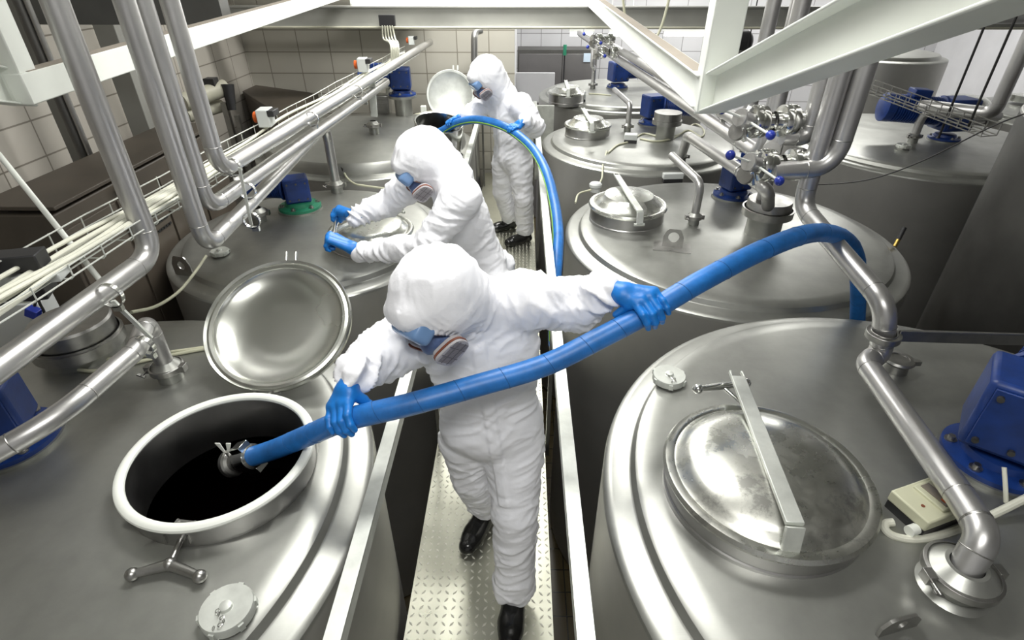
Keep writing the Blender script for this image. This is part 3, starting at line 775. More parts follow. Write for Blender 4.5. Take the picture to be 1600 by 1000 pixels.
def lug(tank, u, v, ang=0, w=.09, h=.085, hr=.022, pad=True):
    c = tank.at(u, v); R = Matrix.Rotation(ang, 3, 'Z'); z = c.z-.004; mb = MB()
    out = [(-w/2, 0), (w/2, 0), (w/2, h*.6), (w*.3, h), (-w*.3, h), (-w/2, h*.6)]
    n = 24; ring = [(hr*math.cos(2*math.pi*k/n), h*.58+hr*math.sin(2*math.pi*k/n)) for k in range(n)]
    # plate with a round hole: bridge outer boundary rays to the hole
    def ray(k):
        a = 2*math.pi*k/n; dx, dy = math.cos(a), math.sin(a); best = 9
        for i in range(6):
            x1, y1 = out[i]; x2, y2 = out[(i+1) % 6]; y1 -= h*.58; y2 -= h*.58
            ex, ey = x2-x1, y2-y1; det = dx*(-ey)-dy*(-ex)
            if abs(det) < 1e-9: continue
            t = (x1*(-ey)-y1*(-ex))/det; s_ = (dx*y1-dy*x1)/det
            if t > 0 and -1e-6 <= s_ <= 1+1e-6: best = min(best, t)
        return (dx*best, h*.58+dy*best)
    outer = [ray(k) for k in range(n)]; vs = []; T = .008
    for yy in (-T/2, T/2):
        for (x, zz) in outer+ring: vs.append(c+R @ Vector((x, yy, zz))-Vector((0, 0, .004)))
    fs = []; M = 2*n
    for k in range(n):
        j = (k+1) % n
        fs += [(k, j, n+j, n+k), (M+j, M+k, M+n+k, M+n+j), (j, k, M+k, M+j), (n+k, n+j, M+n+j, M+n+k)]
    mb.add(vs, fs)
    if pad: mb.box((c.x, c.y, c.z), (.22, .14, .008), R)
    mb.build('lifting_lug', FITST, tank.t, smooth=20)
lug(R2, 1050, 386, -.25, .12, .12, .032)
lug(L2, 290, 432, -.3, .13, .13, .025, pad=False)
lug(R1, 1400, 985, .25, .11, .06, .014, pad=False)
# wide vented nozzle on R2
c = P(1190, 365, z=.86)
mb = MB().lathe([(.105, .80), (.105, 1.0)], (c.x, c.y, 0), seg=48); mb.build('vent_neck', STEEL, R2.t)
mb = MB().lathe([(.105, .985), (.15, .99), (.152, 1.035), (.142, 1.035), (.142, 1.0)], (c.x, c.y, 0), seg=48)
mb.lathe([(.13, .99), (.13, 1.075), (.125, 1.085), (0, 1.09)], (c.x, c.y, 0), seg=48); mb.build('vent_cap', FITST, R2.t)
VENT2 = c
# the same kind of vent on R3
c = P(1040, 205, z=.92)
mb = MB().lathe([(.09, .80), (.09, 1.0)], (c.x, c.y, 0), seg=40); mb.build('vent_neck', STEEL, R3.t)
mb = MB().lathe([(.09, .985), (.14, .99), (.14, 1.03), (.13, 1.03), (.13, 1.10), (0, 1.105)], (c.x, c.y, 0), seg=40); mb.build('vent_cap', FITST, R3.t)
# big vent drum on L1 under the pipes
c = P(135, 555, z=.90)
mb = MB().lathe([(.145, .82), (.145, .96)], (c.x, c.y, 0), seg=48); mb.build('vent_neck', STEEL, L1.t)
mb = MB().lathe([(.145, .95), (.168, .955), (.168, 1.0), (.158, 1.0), (.158, 1.01)], (c.x, c.y, 0), seg=48)
mb.lathe([(.150, .98), (.150, 1.07), (.143, 1.08), (0, 1.083)], (c.x, c.y, 0), seg=48); mb.build('vent_cap', FITST, L1.t)
# L3 overflow bolt on its wall
p = P(541, 262, y=4.5); MB().cyl(p, p+Vector((-.03, -.05, 0)), .02).build('wall_plug', DARKST, L3.t)
# black sensor on R2 rim
p = P(1398, 385, z=.80); mb = MB().cyl(p, p+Vector((.02, .02, .04)), .012); mb.build('sensor_base', BRASS, R2.t)
MB().cyl(p+Vector((.02, .02, .04)), p+Vector((.045, .045, .11)), .014).build('sensor', DARKP, R2.t)

# ------------------------------------------------------------------ walkway and rails
wl, wr = P(635, 1000, z=0).x, P(870, 1000, z=0).x
xl, xr = wl-.012, wr-.012
random.seed(2)
wk = thing('walkway', 'metal chequer plate walkway running between the tank rows', 'walkway', ((xl+xr)/2, 3, -.05))
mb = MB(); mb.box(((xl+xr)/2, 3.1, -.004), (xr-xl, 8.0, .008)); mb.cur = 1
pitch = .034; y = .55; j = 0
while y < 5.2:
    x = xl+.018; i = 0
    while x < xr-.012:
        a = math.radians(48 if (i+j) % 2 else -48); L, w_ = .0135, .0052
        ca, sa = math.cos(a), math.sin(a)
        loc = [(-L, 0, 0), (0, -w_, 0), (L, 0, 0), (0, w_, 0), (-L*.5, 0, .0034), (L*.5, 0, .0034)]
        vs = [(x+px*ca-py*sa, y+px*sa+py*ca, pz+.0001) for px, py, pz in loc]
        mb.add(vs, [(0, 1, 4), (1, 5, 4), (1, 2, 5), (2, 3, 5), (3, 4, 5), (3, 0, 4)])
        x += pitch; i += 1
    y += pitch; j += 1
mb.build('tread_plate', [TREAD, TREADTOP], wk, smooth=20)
mb = MB()
for xx in (xl+.01, xr-.01): mb.box((xx, 3.1, -.04), (.012, 8.0, .065))
mb.build('edge_frame', DARKST, wk)
mb = MB(); yy = 0.3
while yy < 7: mb.box(((xl+xr)/2, yy, -.06), (xr-xl-.04, .05, .05)); yy += .9
mb.build('cross_member', DARKST, wk)
for yy, sx in ((.9, 1), (2.6, 1), (4.6, 1), (1.25, -1), (2.2, -1), (4.4, -1)):
    xx = xr-.03 if sx > 0 else xl+.03
    mb = MB(); mb.cyl((xx, yy, -.08), (xx, yy, ZF), .022); mb.cyl((xx, yy, -.7), (xx-sx*.25, yy+.25, -.09), .014)
    mb.build('leg', DARKST, wk)
def rail(x, w, lab):
    t = thing('guard_rail', lab, 'rail', (x, 3, 0))
    mb = MB(); mb.box((x, 3.0, .95-.003), (w, 7.6, .006)); mb.box((x-w/2+.003 if x > 0 else x+w/2-.003, 3.0, .95-.028), (.006, 7.6, .05))
    mb.build('top_rail', RAILST, t)
    for yy in (0.1, 2.25, 4.55, 6.6):
        s_ = -1 if x > 0 else 1
        MB().box((x+s_*.0, yy, .44), (.02, .05, 1.0)).build('post', DARKST, t)
xa, xb = P(504, 1000, z=.95).x, P(532, 1000, z=.95).x
rail((xa+xb)/2-.0, xb-xa, 'flat galvanised rail on the left side of the walkway')
xa, xb = P(902, 1000, z=.95).x, P(931, 1000, z=.95).x
rail((xa+xb)/2, xb-xa, 'flat galvanised rail on the right side of the walkway')
# ------------------------------------------------------------------ pipes
def pipe(label, pts, r, rad=.09, clamps=(), mat=PIPEST, welds=True, group=None, seg=24):
    t = thing('steel_pipe', label, 'pipe', pts[0], group); path = fillet(pts, rad, 10)
    MB().tube(path, r, seg).build('tube', mat, t, smooth=50)
    if welds:
        k = 1
        while k < len(path)-1:
            for kk in (k, k+10):
                if kk < len(path)-1:
                    d = (path[kk+1]-path[kk-1]); mb = MB(); mb.lathe([(r*.98, -.003), (r+.0012, 0), (r*.98, .003)], path[kk], d, seg, closed=True); mb.build('weld', FITST, t)
            k += 11
    for c, ax in clamps:
        mb = MB(); clampring(mb, c, ax, r); R = frame(ax)
        mb.box(Vector(c)+Vector((.01, -.0, -r-.008)), (.016, .03, .02), R); mb.build('pipe_clamp', BRIGHT, t)
    return t
Yv = Vector((0, 1, 0))
def nozzle(tank, u, v, r=.045, h=.09, name='pipe_nozzle', z=None):
    """weld neck with tri clamp ferrules and wing nut"""
    c = tank.at(u, v); z = c.z-.01
    mb = MB().lathe([(r*1.0, z), (r*.98, z+h*.5), (r*1.22, z+h*.55), (r*1.27, z+h*.62), (r*1.27, z+h*.74), (r*1.1, z+h*.82), (r*.75, z+h), (r*.6, z+h)], (c.x, c.y, 0), seg=36)
    o = mb.build(name, STEEL, tank.t)
    mb = MB().lathe([(r*1.24, z+h*.54), (r*1.38, z+h*.57), (r*1.38, z+h*.79), (r*1.24, z+h*.82)], (c.x, c.y, 0), seg=36, closed=True)
    p = Vector((c.x-r*1.45, c.y-r*.2, z+h*.68)); mb.box(p, (.022, .03, .03)); mb.cyl(p+Vector((0, -.05, 0)), p+Vector((0, .02, 0)), .005)
    mb.box(p+Vector((-.003, -.045, 0)), (.03, .012, .006), Matrix.Rotation(.5, 3, 'Y')); mb.box(Vector((c.x+r*1.45, c.y, z+h*.68)), (.02, .03, .03))
    mb.build('clamp_ring', FITST, tank.t, bevel=.001)
    return Vector((c.x, c.y, z+h))
# left bundle
xb = -1.175
p4 = P(343, 268, z=1.585); p3 = P(325, 327, z=1.465); p2_ = P(322, 388, z=1.345)
def vert_up(p, ztop=CEIL-.01): return Vector((p.x, p.y, ztop))
f4 = P(672, 66, z=1.585)
r_ = .033
cl4 = [P(363, 262, z=1.585), P(487, 186, z=1.585), P(558, 143, z=1.585)]
pipe('left vertical pipe turning away above the others towards the back wall', [vert_up(p4), p4, f4], r_, .10, [(c, Yv) for c in cl4])
f3 = P(603, 128, z=1.465)
pipe('left pipe second from the top of the stacked three', [vert_up(p3), p3, f3], r_, .10, [(P(386, 298, z=1.465), Yv), (P(568, 152, z=1.465), Yv)])
f2 = P(519, 222, z=1.345)
n2 = nozzle(L2, 527, 300, .045, .10)
pipe('left pipe lowest of the stacked three, dropping onto the second tank', [vert_up(p2_), p2_, Vector((n2.x, n2.y, 1.345)), n2-Vector((0, 0, .02))], r_, .10, [(P(393, 344, z=1.345), Yv)])
p1 = P(240, 398, z=1.39)
pipe('nearest left vertical pipe with a wide elbow towards the camera', [vert_up(p1), p1, P(-130, 668, z=1.36)], .038, .10, [(P(172, 462, z=1.39), Yv)])
# hanger straps between stacked pipes
def strap(label, a, b, w=.02, d=.006, mat=RAILST, name='pipe_hanger', group=None):
    o = MB().beam(a, b, w, d, (0, 1, 0)).build(name, mat); return tag(o, label, 'bracket', group)
strap('thin vertical hanger strap holding the three stacked left pipes', P(374, 262, z=1.60), P(393, 352, z=1.33), .012, .006)
strap('flat steel upright standing on the far left tank beside the pipes', P(580, 118, y=4.55), P(585, 182, y=4.55), .05, .02)
nozzle(L3, 585, 208, .045, .12)
strap('thin steel hanger strip below the nearest left elbow pipe', P(176, 470, z=1.37), P(236, 528, z=1.2), .016, .008)
o = MB().cyl(P(-3, 240, y=1.9), P(176, 462, y=1.62), .0095).build('hanger_rod', WHITEP); tag(o, 'long thin white rod slanting down to the nearest left elbow pipe', 'rod')
# L1 return pipe
n1 = nozzle(L1, 268, 592, .045, .10)
q1 = P(236, 533, z=1.19)
pipe('left front pipe hooking over onto the front tank nozzle', [n1-Vector((0, 0, .02)), Vector((n1.x+.0, n1.y, 1.19)), P(215, 545, z=1.19), P(88, 655, z=1.17), P(-60, 735, z=1.12)], .033, [.06, .03, .12],
     [(P(226, 540, z=1.19), P(215, 545, z=1.19)-P(88, 655, z=1.17))])
# far back pipe with swan neck
pipe('short swan neck pipe on the tiled wall behind the farthest worker', [P(752, 47, y=7.0), P(742, 50, y=6.95), P(741, 62, y=6.9), P(741, 140, y=6.9), Vector((P(741, 140, y=6.9).x, 6.9, ZF))], .038, .06, welds=False)
nozzle(L2, 405, 345, .05, .10)
cap(L2, 345, 398, .05, .04, 'flat_cap')

# right side pipes
a0 = P(1205, 240, z=1.5); a1 = P(905, 52, z=1.45)
pipe('long upper right pipe running back to the far hall', [vert_up(P(1190, 243, z=1.46)), P(1190, 243, z=1.46), P(905, 52, z=1.46)], .038, .1, [(P(1160, 222, z=1.46), Yv)], welds=False)
pipe('long right pipe behind and above the first one', [vert_up(P(1166, 196, z=1.55)), P(1166, 196, z=1.55), P(940, 62, z=1.55)], .036, .1, [(P(1130, 176, z=1.55), Yv)], welds=False)
nv = Vector((VENT2.x, VENT2.y, 1.08)); qe = Vector((VENT2.x, VENT2.y, 1.30))
q3 = P(1072, 210, z=1.28); n3 = nozzle(R3, 1064, 252, .04, .08)
pipe('lower right pipe ending in an elbow over the vented cap', [nv, Vector((VENT2.x, VENT2.y-.0, 1.24)), P(1196, 296, z=1.24), P(1072, 212, z=1.24), Vector((n3.x, n3.y, 1.20)), n3-Vector((0, 0, .02))][1:5] if False else
     [P(1200, 322, z=1.08), P(1200, 297, z=1.22), P(1075, 212, z=1.22), n3-Vector((0, 0, .02))], .037, .07, [(P(1158, 268, z=1.22), Yv)])
# swan necks on the tanks
def swan(tank, nu, nv_, pts, label, r=.028, rad=.07, rn=.036):
    n = nozzle(tank, nu, nv_, rn, .09); return pipe(label, [n-Vector((0, 0, .02))]+pts, r, rad, welds=False)
n = R2.at(1083, 350)
swan(R2, 1083, 350, [Vector((n.x, n.y, 1.14)), P(1050, 243, z=1.17), P(1047, 262, z=.95)][:2], 'short bent pipe standing on the second right tank', .027)
n = R3.at(980, 205)
swan(R3, 980, 205, [Vector((n.x, n.y, 1.12)), P(960, 140, z=1.12)], 'short bent pipe standing on the third right tank', .027)
n = R4.at(926, 138)
swan(R4, 926, 138, [Vector((n.x, n.y, 1.13)), P(925, 102, z=1.2), P(928, 60, z=1.5)], 'thin bent pipe standing on the fourth right tank', .027)
# vertical pair and diagonal run down to the front tank
Yp = 2.22
v2b = P(1252, 322, y=2.20); v2t = Vector((v2b.x, v2b.y, CEIL-.01))
k1 = P(1386, 478, y=1.62); k2 = Vector((k1.x, k1.y, 1.13)); k2 = P(1352, 566, z=1.12)
n1r = nozzle(R1, 1487, 915, .062, .10); k4 = Vector((n1r.x, n1r.y, 1.14))
pipe('long right pipe zigzagging down over the front tank to its nozzle', [v2t, v2b, k1, P(1376, 552, z=1.13), k2, P(1512, 792, z=1.12), P(1540, 838, z=1.12), n1r-Vector((0, 0, .03))], .037, [.08, .08, .05, .05, .06, .05])
MB().lathe([(.062, 0), (.098, -.018), (.104, -.026), (.062, -.012)], (n1r.x, n1r.y, .98), seg=36).build('weld_collar', STEEL, R1.t)
mb = MB(); rc = P(1380, 524, y=1.60); clampring(mb, rc, (0, 0, 1), .037, .03); mb.lathe([(.038, -.012), (.056, -.012), (.056, .012), (.038, .012)], rc, (0, 0, 1), 32, closed=True)
mb.beam(rc+Vector((.05, 0, 0)), P(1720, 534, y=1.60), .012, .045)
tag(mb.build('pipe_bracket', FITST, bevel=.002), 'flat steel arm with a ring holding the zigzag pipe over the right front tank', 'bracket')
v1b = P(1302, 262, y=2.18); v1t = Vector((v1b.x, v1b.y, CEIL-.01))
pipe('right hand vertical pipe curving left into the lower valve', [v1t, v1b, P(1208, 268, y=2.18)], .037, .11)
v3b = P(1262, 215, y=2.32); v3t = Vector((v3b.x, v3b.y, CEIL-.01))
pipe('vertical pipe curving left into the upper valve', [v3t, v3b, P(1222, 212, y=2.32)], .037, .09)
v4b = P(1206, 195, y=2.75); pipe('farther vertical pipe behind the upper valve, leftmost of its row', [Vector((v4b.x, v4b.y, CEIL-.01)), v4b], .037, .1, welds=False)
pipe('pipe rising from the vented cap towards the valves', [Vector((VENT2.x-.05, VENT2.y, 1.085)), Vector((VENT2.x-.05, VENT2.y, 1.5)), P(1205, 235, y=2.4)], .037, .1, welds=False)
# curved pipe at the top right
pipe('thick pipe bending over at the top right behind the white girder', [P(1282, 80, y=3.6), P(1290, 40, y=3.6), P(1312, 26, y=3.7), P(1385, 24, y=4.0), P(1760, 24, y=5.2)], .055, .12)
o = thing('steel_pipe', 'thin vertical pipe at the top right behind the bending pipe', 'pipe', P(1345, 10, y=4.3)); MB().cyl(P(1345, 30, y=4.3), P(1352, -60, y=4.3), .045).build('tube', PIPEST, o)

def valve(c, label, s=1.0):
    t = thing('butterfly_valve', label, 'valve', c); c = Vector(c); ax = Vector((1, .1, 0)).normalized(); V3 = lambda v: Vector(v)*s
    pf = [(.035, -.05), (.035, -.03), (.055, -.026), (.058, -.018), (.058, -.004), (.05, 0), (.058, .004), (.058, .018), (.055, .026), (.035, .03), (.035, .05)]
    MB().lathe([(a*s, b*s) for a, b in pf], c, ax, 36).build('body', BRIGHT, t)
    MB().lathe([(a*s, b*s) for a, b in pf], c+ax*.115*s, ax, 36).build('pipe_union', BRIGHT, t)
    d = Vector((-.85, -.45, .25)).normalized()
    MB().lathe([(.0, .10*s), (.030*s, .10*s), (.033*s, .095*s), (.033*s, .06*s), (.02*s, .055*s), (.02*s, .03*s)], c, d, 28).build('bonnet', PIPEST, t)
    MB().lathe([(.0, .045*s), (.030*s, .045*s), (.033*s, .03*s), (.024*s, .02*s), (.024*s, 0)], c-ax*.05*s+Vector((0, 0, -.04))*s, Vector((-.7, -.6, .3)), 28).build('sight_cap', FITST, t)
    for k, kd in enumerate(((-.75, -.35, .30), (.55, -.7, -.28))):
        kd = Vector(kd).normalized(); s0 = c+d*.075*s; hnd = MB().cyl(s0, s0+kd*.11*s, .0045*s).build('stem', GASKET, t)
        MB().ball(s0+kd*.12*s, .017*s).build('knob', BLUEK, hnd)
    for q in (-1, 1):
        MB().box(c+V3((-.055, -.035, q*.035)), (.014*s, .03*s, .055*s), Matrix.Rotation(.3*q, 3, 'Y')).build('wing_nut', BRIGHT, t, bevel=.003)
    return t
valve(P(1183, 190, y=2.32), 'upper polished valve with a blue knob under the white girder', 1.1)
valve(P(1196, 258, y=2.22), 'lower polished valve with a blue knob beside the curved pipe', 1.1)
valve(P(936, 62, y=6.4), 'small valve cluster at the far end of the upper right pipe')
valve(P(942, 82, y=6.2), 'small valve cluster at the far end of the lower right pipe')

# ------------------------------------------------------------------ cable basket and its cables
def yline(u, v, z, y0, y1, x0=None):
    p = P(u, v, z=z); return p
tx = lambda y, dx=0: Vector((-1.345+.03*(y-1.3)*1.0+dx, y, 0))
def tpoint(y, dx, z): a = P(30, 442, z=1.53); b_ = P(640, 82, z=1.53); t = (y-a.y)/(b_.y-a.y); p = a+(b_-a)*t; return Vector((p.x+dx, p.y, z))
tr = thing('cable_basket', 'long wire cable basket beside the left pipes', 'cable tray', tpoint(1, 0, 1.5))
for k, (dx, z) in enumerate(((-.075, 1.575), (-.075, 1.535), (-.075, 1.50), (-.03, 1.495), (.02, 1.495), (.07, 1.50), (.07, 1.535))):
    pts = [tpoint(.5+.42*i, dx, z+(.004 if i % 2 else -.002)) for i in range(15)]; MB().tube(pts, .0028, 8).build('wire', RAILST, tr)
for i in range(42):
    y = .62+i*.14; MB().tube([tpoint(y, dx, z) for dx, z in ((-.079, 1.578), (-.079, 1.50), (-.07, 1.492), (.065, 1.492), (.074, 1.50), (.074, 1.54))], .0024, 6).build('cross_wire', RAILST, tr)
rnd = random.Random(4)
for k in range(8):
    pts = []; dx = -.06+.016*k
    for i in range(15):
        y = .35+.42*i; pts.append(tpoint(y, dx*.8+rnd.uniform(-.014, .014), 1.512+rnd.uniform(0, .028)+(.016 if k % 3 == 0 else 0)))
    o = MB().tube(spline(pts, 6), .0085 if k % 2 else .007, 10).build('power_cable', CABLE)
    tag(o, ('leftmost', 'second', 'third', 'fourth', 'fifth', 'sixth', 'seventh', 'rightmost')[k]+(' from the left' if 0 < k < 7 else '')+' of the white cables in the long wire basket', 'cable', 'white cables bundled in the wire basket')
# hanging box and cables dropping into the basket
bx = P(605, 32, y=6.28)
tag(MB().box(bx, (.16, .05, .10)).build('cable_entry_plate', DARKP, bevel=.004), 'small black cable entry plate on the grey cross girder', 'cable entry')
for k in range(5):
    top = bx+Vector((-.05+.025*k, -.02, -.04)); bot = P(612+3*k, 96, z=1.56)
    pts = [top, top+Vector((.005*k, -.02, -.12)), bot+Vector((0, .02, .14)), bot]
    tag(MB().tube(spline(pts, 8), .008, 8).build('power_cable', CABLE), ('leftmost', 'second', 'middle', 'fourth', 'rightmost')[k]+' of the white cables hanging from the black plate', 'cable', 'white cables hanging from the black plate')
def isolator(p, s, label):
    t = thing('isolator_switch', label, 'switch', p)
    MB().box(p, (.075*s, .11*s, .10*s), Matrix.Rotation(.1, 3, 'Z')).build('case', GREYP, t, bevel=.006*s)
    MB().cyl(Vector(p)+Vector((-.035*s, 0, 0)), Vector(p)+Vector((-.065*s, 0, .0)), .032*s).build('rotary_knob', ORANGE, t)
    MB().box(Vector(p)+Vector((.055*s, -.01*s, .03*s)), (.04*s, .09*s, .035*s)).build('cable_gland', DARKP, t, bevel=.003)
isolator(P(415, 183, z=1.60), .9, 'grey switch box with red knob on the near part of the basket')
isolator(P(567, 101, z=1.62), 1.0, 'grey switch box with orange knob on the far part of the basket')
isolator(P(643, 63, z=1.63), .8, 'small switch box with red knob at the far end of the basket')

# ------------------------------------------------------------------ cables lying on tanks
def cable(label, pts, r=.0075, mat=CABLEY, n=8, group=None): return tag(MB().tube(spline(pts, n), r, 10).build('power_cable', mat), label, 'cable', group)
def ont(tank, *uv, dz=.008): 
    out = []
    for u, v in uv: p = tank.at(u, v); p.z += dz; out.append(p)
    return out
cable('cream cable lying behind the hooked pipe on the front left tank', ont(L1, (55, 567), (120, 566), (180, 563), (240, 556), (300, 548), (335, 543)))
cable('cream cable curling round the vent drum on the front left tank', ont(L1, (101, 560), (105, 572), (125, 580), (160, 581), (230, 565), (290, 553), (335, 545)))
cable('cream cable crossing from the second left tank to the vent drum', [P(322, 400, z=.93), P(305, 425, z=.92), P(280, 455, z=.9), P(245, 478, z=.98), P(205, 488, z=1.05)])
cable('white cable looping down the side of the far left tank', [P(700, 168, z=.9), P(620, 186, z=.90), P(585, 205, z=.9), P(562, 218, z=.9), P(545, 226, z=.88), P(537, 245, z=.86), P(538, 270, z=.85), P(552, 286, z=.86), P(575, 291, z=.87), P(605, 295, z=.88)], .008)
cable('cream cable curling on top of the far left tank', [P(668, 118, z=1.1), P(656, 115, z=1.15), P(648, 130, z=1.02), P(642, 152, z=.92), P(628, 162, z=.89)], .01)
cable('cream cable hanging from the third right tank to the round cap', [P(948, 236, z=.85), P(942, 258, z=.8), P(940, 280, z=.8)]+ont(R2, (928, 296), (905, 304), (899, 318)))
cable('cream cable lying across the fourth right tank', ont(R4, (955, 150), (935, 148), (920, 147)))
cable('pale cable lying across the back of the third right tank', ont(R3, (935, 156), (970, 162), (1000, 170)))
cable('bundle of cream cable beside the vent on the third right tank', ont(R3, (1000, 218), (1025, 222), (1050, 218), (1075, 205), (1095, 215), (1100, 205), (1085, 195), (1060, 212), (1030, 214), (1005, 210), (985, 222), (965, 228), (950, 240)), .009)
cable('thick white cable looping out of the cream box on the right front tank', [P(1396, 816, z=.99), P(1384, 818, z=.985), P(1384, 828, z=.98), P(1398, 838, z=.975), P(1430, 843, z=.975), P(1470, 836, z=.975), P(1510, 822, z=.98), P(1560, 800, z=1.0), P(1610, 775, z=1.03)], .011, CABLE)
cable('thin white cable rising from the cable loop beside the blue gear motor', [P(1572, 785, z=1.0), P(1571, 760, z=1.04), P(1569, 730, z=1.08)], .006, CABLE)
cable('thin dark wire strung across in front of the far right tank', [P(1600, 178, y=2.7), P(1545, 200, y=2.75), P(1440, 252, y=2.9), P(1360, 280, y=3.1), P(1290, 288, y=3.3), P(1250, 286, y=3.4)], .0035, BLACKW)
cable('cream cable hanging in a loop from the right white truss', [P(972, -20, y=3.9), P(976, 20, y=3.9), P(985, 62, y=3.9), P(1003, 82, y=3.85), P(1012, 72, y=3.8), P(1030, 50, y=3.8), P(1045, 0, y=3.8), P(1048, -30, y=3.8)], .008)

# ------------------------------------------------------------------ electric boxes on tanks
def ebox(tank, u, v, d, ang, label, mat=CREAM, win=False, base=True):
    c = tank.at(u, v); R = Matrix.Rotation(ang, 3, 'Z'); t = thing('control_box', label, 'electrical box', c)
    if base: MB().box(c+Vector((0, 0, .012)), (d[0]*1.0, d[1]*1.0, .03), R).build('base', DARKP, t, bevel=.003)
    MB().box(c+Vector((0, 0, .028+d[2]/2)), (d[0]*1.03, d[1]*1.03, d[2]), R).build('cover', mat, t, bevel=.005)
    if win:
        MB().box(c+Vector((0, 0, .030+d[2]))+R @ Vector((d[0]*.08, 0, 0)), (d[0]*.5, d[1]*.8, .012), R).build('raised_panel', mat, t, bevel=.003)
        w = MB().box(c+Vector((0, 0, .0375+d[2]))+R @ Vector((d[0]*.0, 0, 0)), (d[0]*.16, d[1]*.66, .002), R).build('window', GLASSC, t)
        MB().box(c+Vector((0, 0, .039+d[2]))+R @ Vector((0, -d[1]*.2, 0)), (d[0]*.08, d[1]*.12, .002), R).build('red_terminal', ORANGE, w)
        MB().cyl(c+Vector((0, 0, .027+d[2]))+R @ Vector((-d[0]*.33, -d[1]*.1, 0)), c+Vector((0, 0, .0295+d[2]))+R @ Vector((-d[0]*.33, -d[1]*.1, 0)), .005).build('screw', BROWN, t)
        MB().cyl(c+Vector((0, 0, .02))+R @ Vector((-d[0]*.52, -d[1]*.35, 0)), c+Vector((0, 0, .02))+R @ Vector((-d[0]*.66, -d[1]*.35, 0)), .015).build('cable_gland', GASKET, t)
    return t
ebox(R1, 1447, 800, (.19, .115, .038), math.radians(20), 'cream electrical box with a clear window on the right front tank', CREAM, True)
ebox(R2, 1050, 284, (.16, .05, .045), math.radians(4), 'long pale grey switch box at the back of the second right tank', GREYP)
ebox(R3, 985, 222, (.12, .09, .05), math.radians(-12), 'pale grey junction box on the third right tank', GREYP)
ebox(R4, 904, 158, (.15, .11, .06), math.radians(8), 'pale grey junction box on the front of the fourth right tank', GREYP)
ebox(L3, 664, 197, (.05, .05, .16), math.radians(4), 'upright white sensor box near the bright open lid', WHITEP)
c = R2.at(930, 297); tt = thing('sensor_puck', 'round grey plastic puck at the left edge of the second right tank', 'sensor', c)
MB().lathe([(0, .06), (.04, .06), (.05, .05), (.05, .03), (.04, .02), (.04, -.01)], c, seg=24).build('cap', GREYP, tt)

# ------------------------------------------------------------------ gear motors
def gearmotor(c, label, s=1.0, ang=0, mlen=.26, mdir=(1, 0, 0), mat=BLUEM, flange=True, green=False, base_r=.14):
    """round flange, gear case standing on it, finned motor lying across"""
    c = Vector(c); t = thing('gear_motor', label, 'motor', c); R = Matrix.Rotation(ang, 3, 'Z'); q = lambda x, y, z: c+R @ (Vector((x, y, z))*s)
    MB().lathe([(base_r*1.06, -.02), (base_r*1.06, .004), (base_r, .004)], c, seg=48).build('mounting_ring', STEEL, t)
    MB().lathe([(0, .004), (base_r, .004), (base_r, .02), (base_r*.7, .028), (base_r*.66, .05), (base_r*.58, .055), (0, .055)], c, seg=48).build('flange', GREENP if green else mat, t)
    for k in range(6):
        a = k*math.pi/3+.5; p = c+Vector((base_r*.84*math.cos(a), base_r*.84*math.sin(a), .022)); MB().lathe([(.018, 0), (.018, .006), (.010, .006), (.010, .018), (0, .018)], p, seg=12).build('bolt', FITST, t)
    gc = MB(); gc.box(q(0, 0, .165), (.20*s, .17*s, .20*s), R); g_ = gc.build('gear_case', mat, t, bevel=.014*s)
    MB().box(q(0, -.088, .165), (.17*s, .008, .17*s), R).build('cover_plate', mat, g_, bevel=.003)
    for x, z in ((-.07, .10), (.07, .10), (-.07, .23), (.07, .23), (0, .10), (0, .23)): MB().cyl(q(x, -.09, z), q(x, -.100, z), .0075*s).build('cover_screw', DARKST, g_)
    md = Vector(mdir).normalized(); a = q(0, 0, .17)+md*.09*s
    mb = MB(); prof = [(.085, 0), (.085, .02)]; x = .02
    mb.lathe([(0, 0), (.10, 0), (.10, .016), (.078, .022)]+[(rr, xx) for k in range(int(mlen/.016)-3) for rr, xx in ((.078, .026+k*.016), (.088, .028+k*.016), (.088, .034+k*.016), (.078, .036+k*.016))]+[(.09, mlen-.02), (.09, mlen+.03), (.07, mlen+.04), (0, mlen+.04)], a, md, 36)
    mb.v = [tuple((Vector(v)-a)*s+a) for v in mb.v]; mt = mb.build('motor', mat, t)
    MB().box(a+md*mlen*.5*s+Vector((0, 0, .105*s)), (.11*s, .10*s, .05*s), frame(md)).build('terminal_box', mat, mt, bevel=.006*s)
    return t
ctr = P(1556, 712, z=1.0); ctr.z = R1.h(ctr.x, ctr.y)+.01
gearmotor(ctr, 'large blue gear motor on the right front tank', 1.22, math.radians(-38), .26, (.75, .55, .25), base_r=.145)
c = P(1146, 300, z=.89); c.z = R2.h(c.x, c.y)+.01; gearmotor(c, 'blue gear motor at the back of the second right tank behind the valves', .9, .3, .2, (.6, .75, .1))
c = P(1020, 178, z=.95); c.z = R3.h(c.x, c.y)+.01; gearmotor(c, 'blue gear motor at the back of the third right tank', 1.1, .35, .3, (1, -.2, .0))
c = P(965, 128, z=.95); c.z = R4.h(c.x, c.y)+.01; gearmotor(c, 'blue gear motor on the fourth right tank', 1.2, .3, .3, (1, .3, 0))
c = P(468, 318, z=.92); c.z = L2.h(c.x, c.y)+.01
gearmotor(c, 'blue ribbed gear motor on the second left tank with a green base', .82, .42, .3, (-1, -.05, .05), green=True)
c = P(16, 690, z=.93); c.z = L1.h(c.x, c.y)+.01; gearmotor(c, 'blue gear motor at the left edge on the front tank', .95, .45, .25, (-1, .2, .1), base_r=.15)
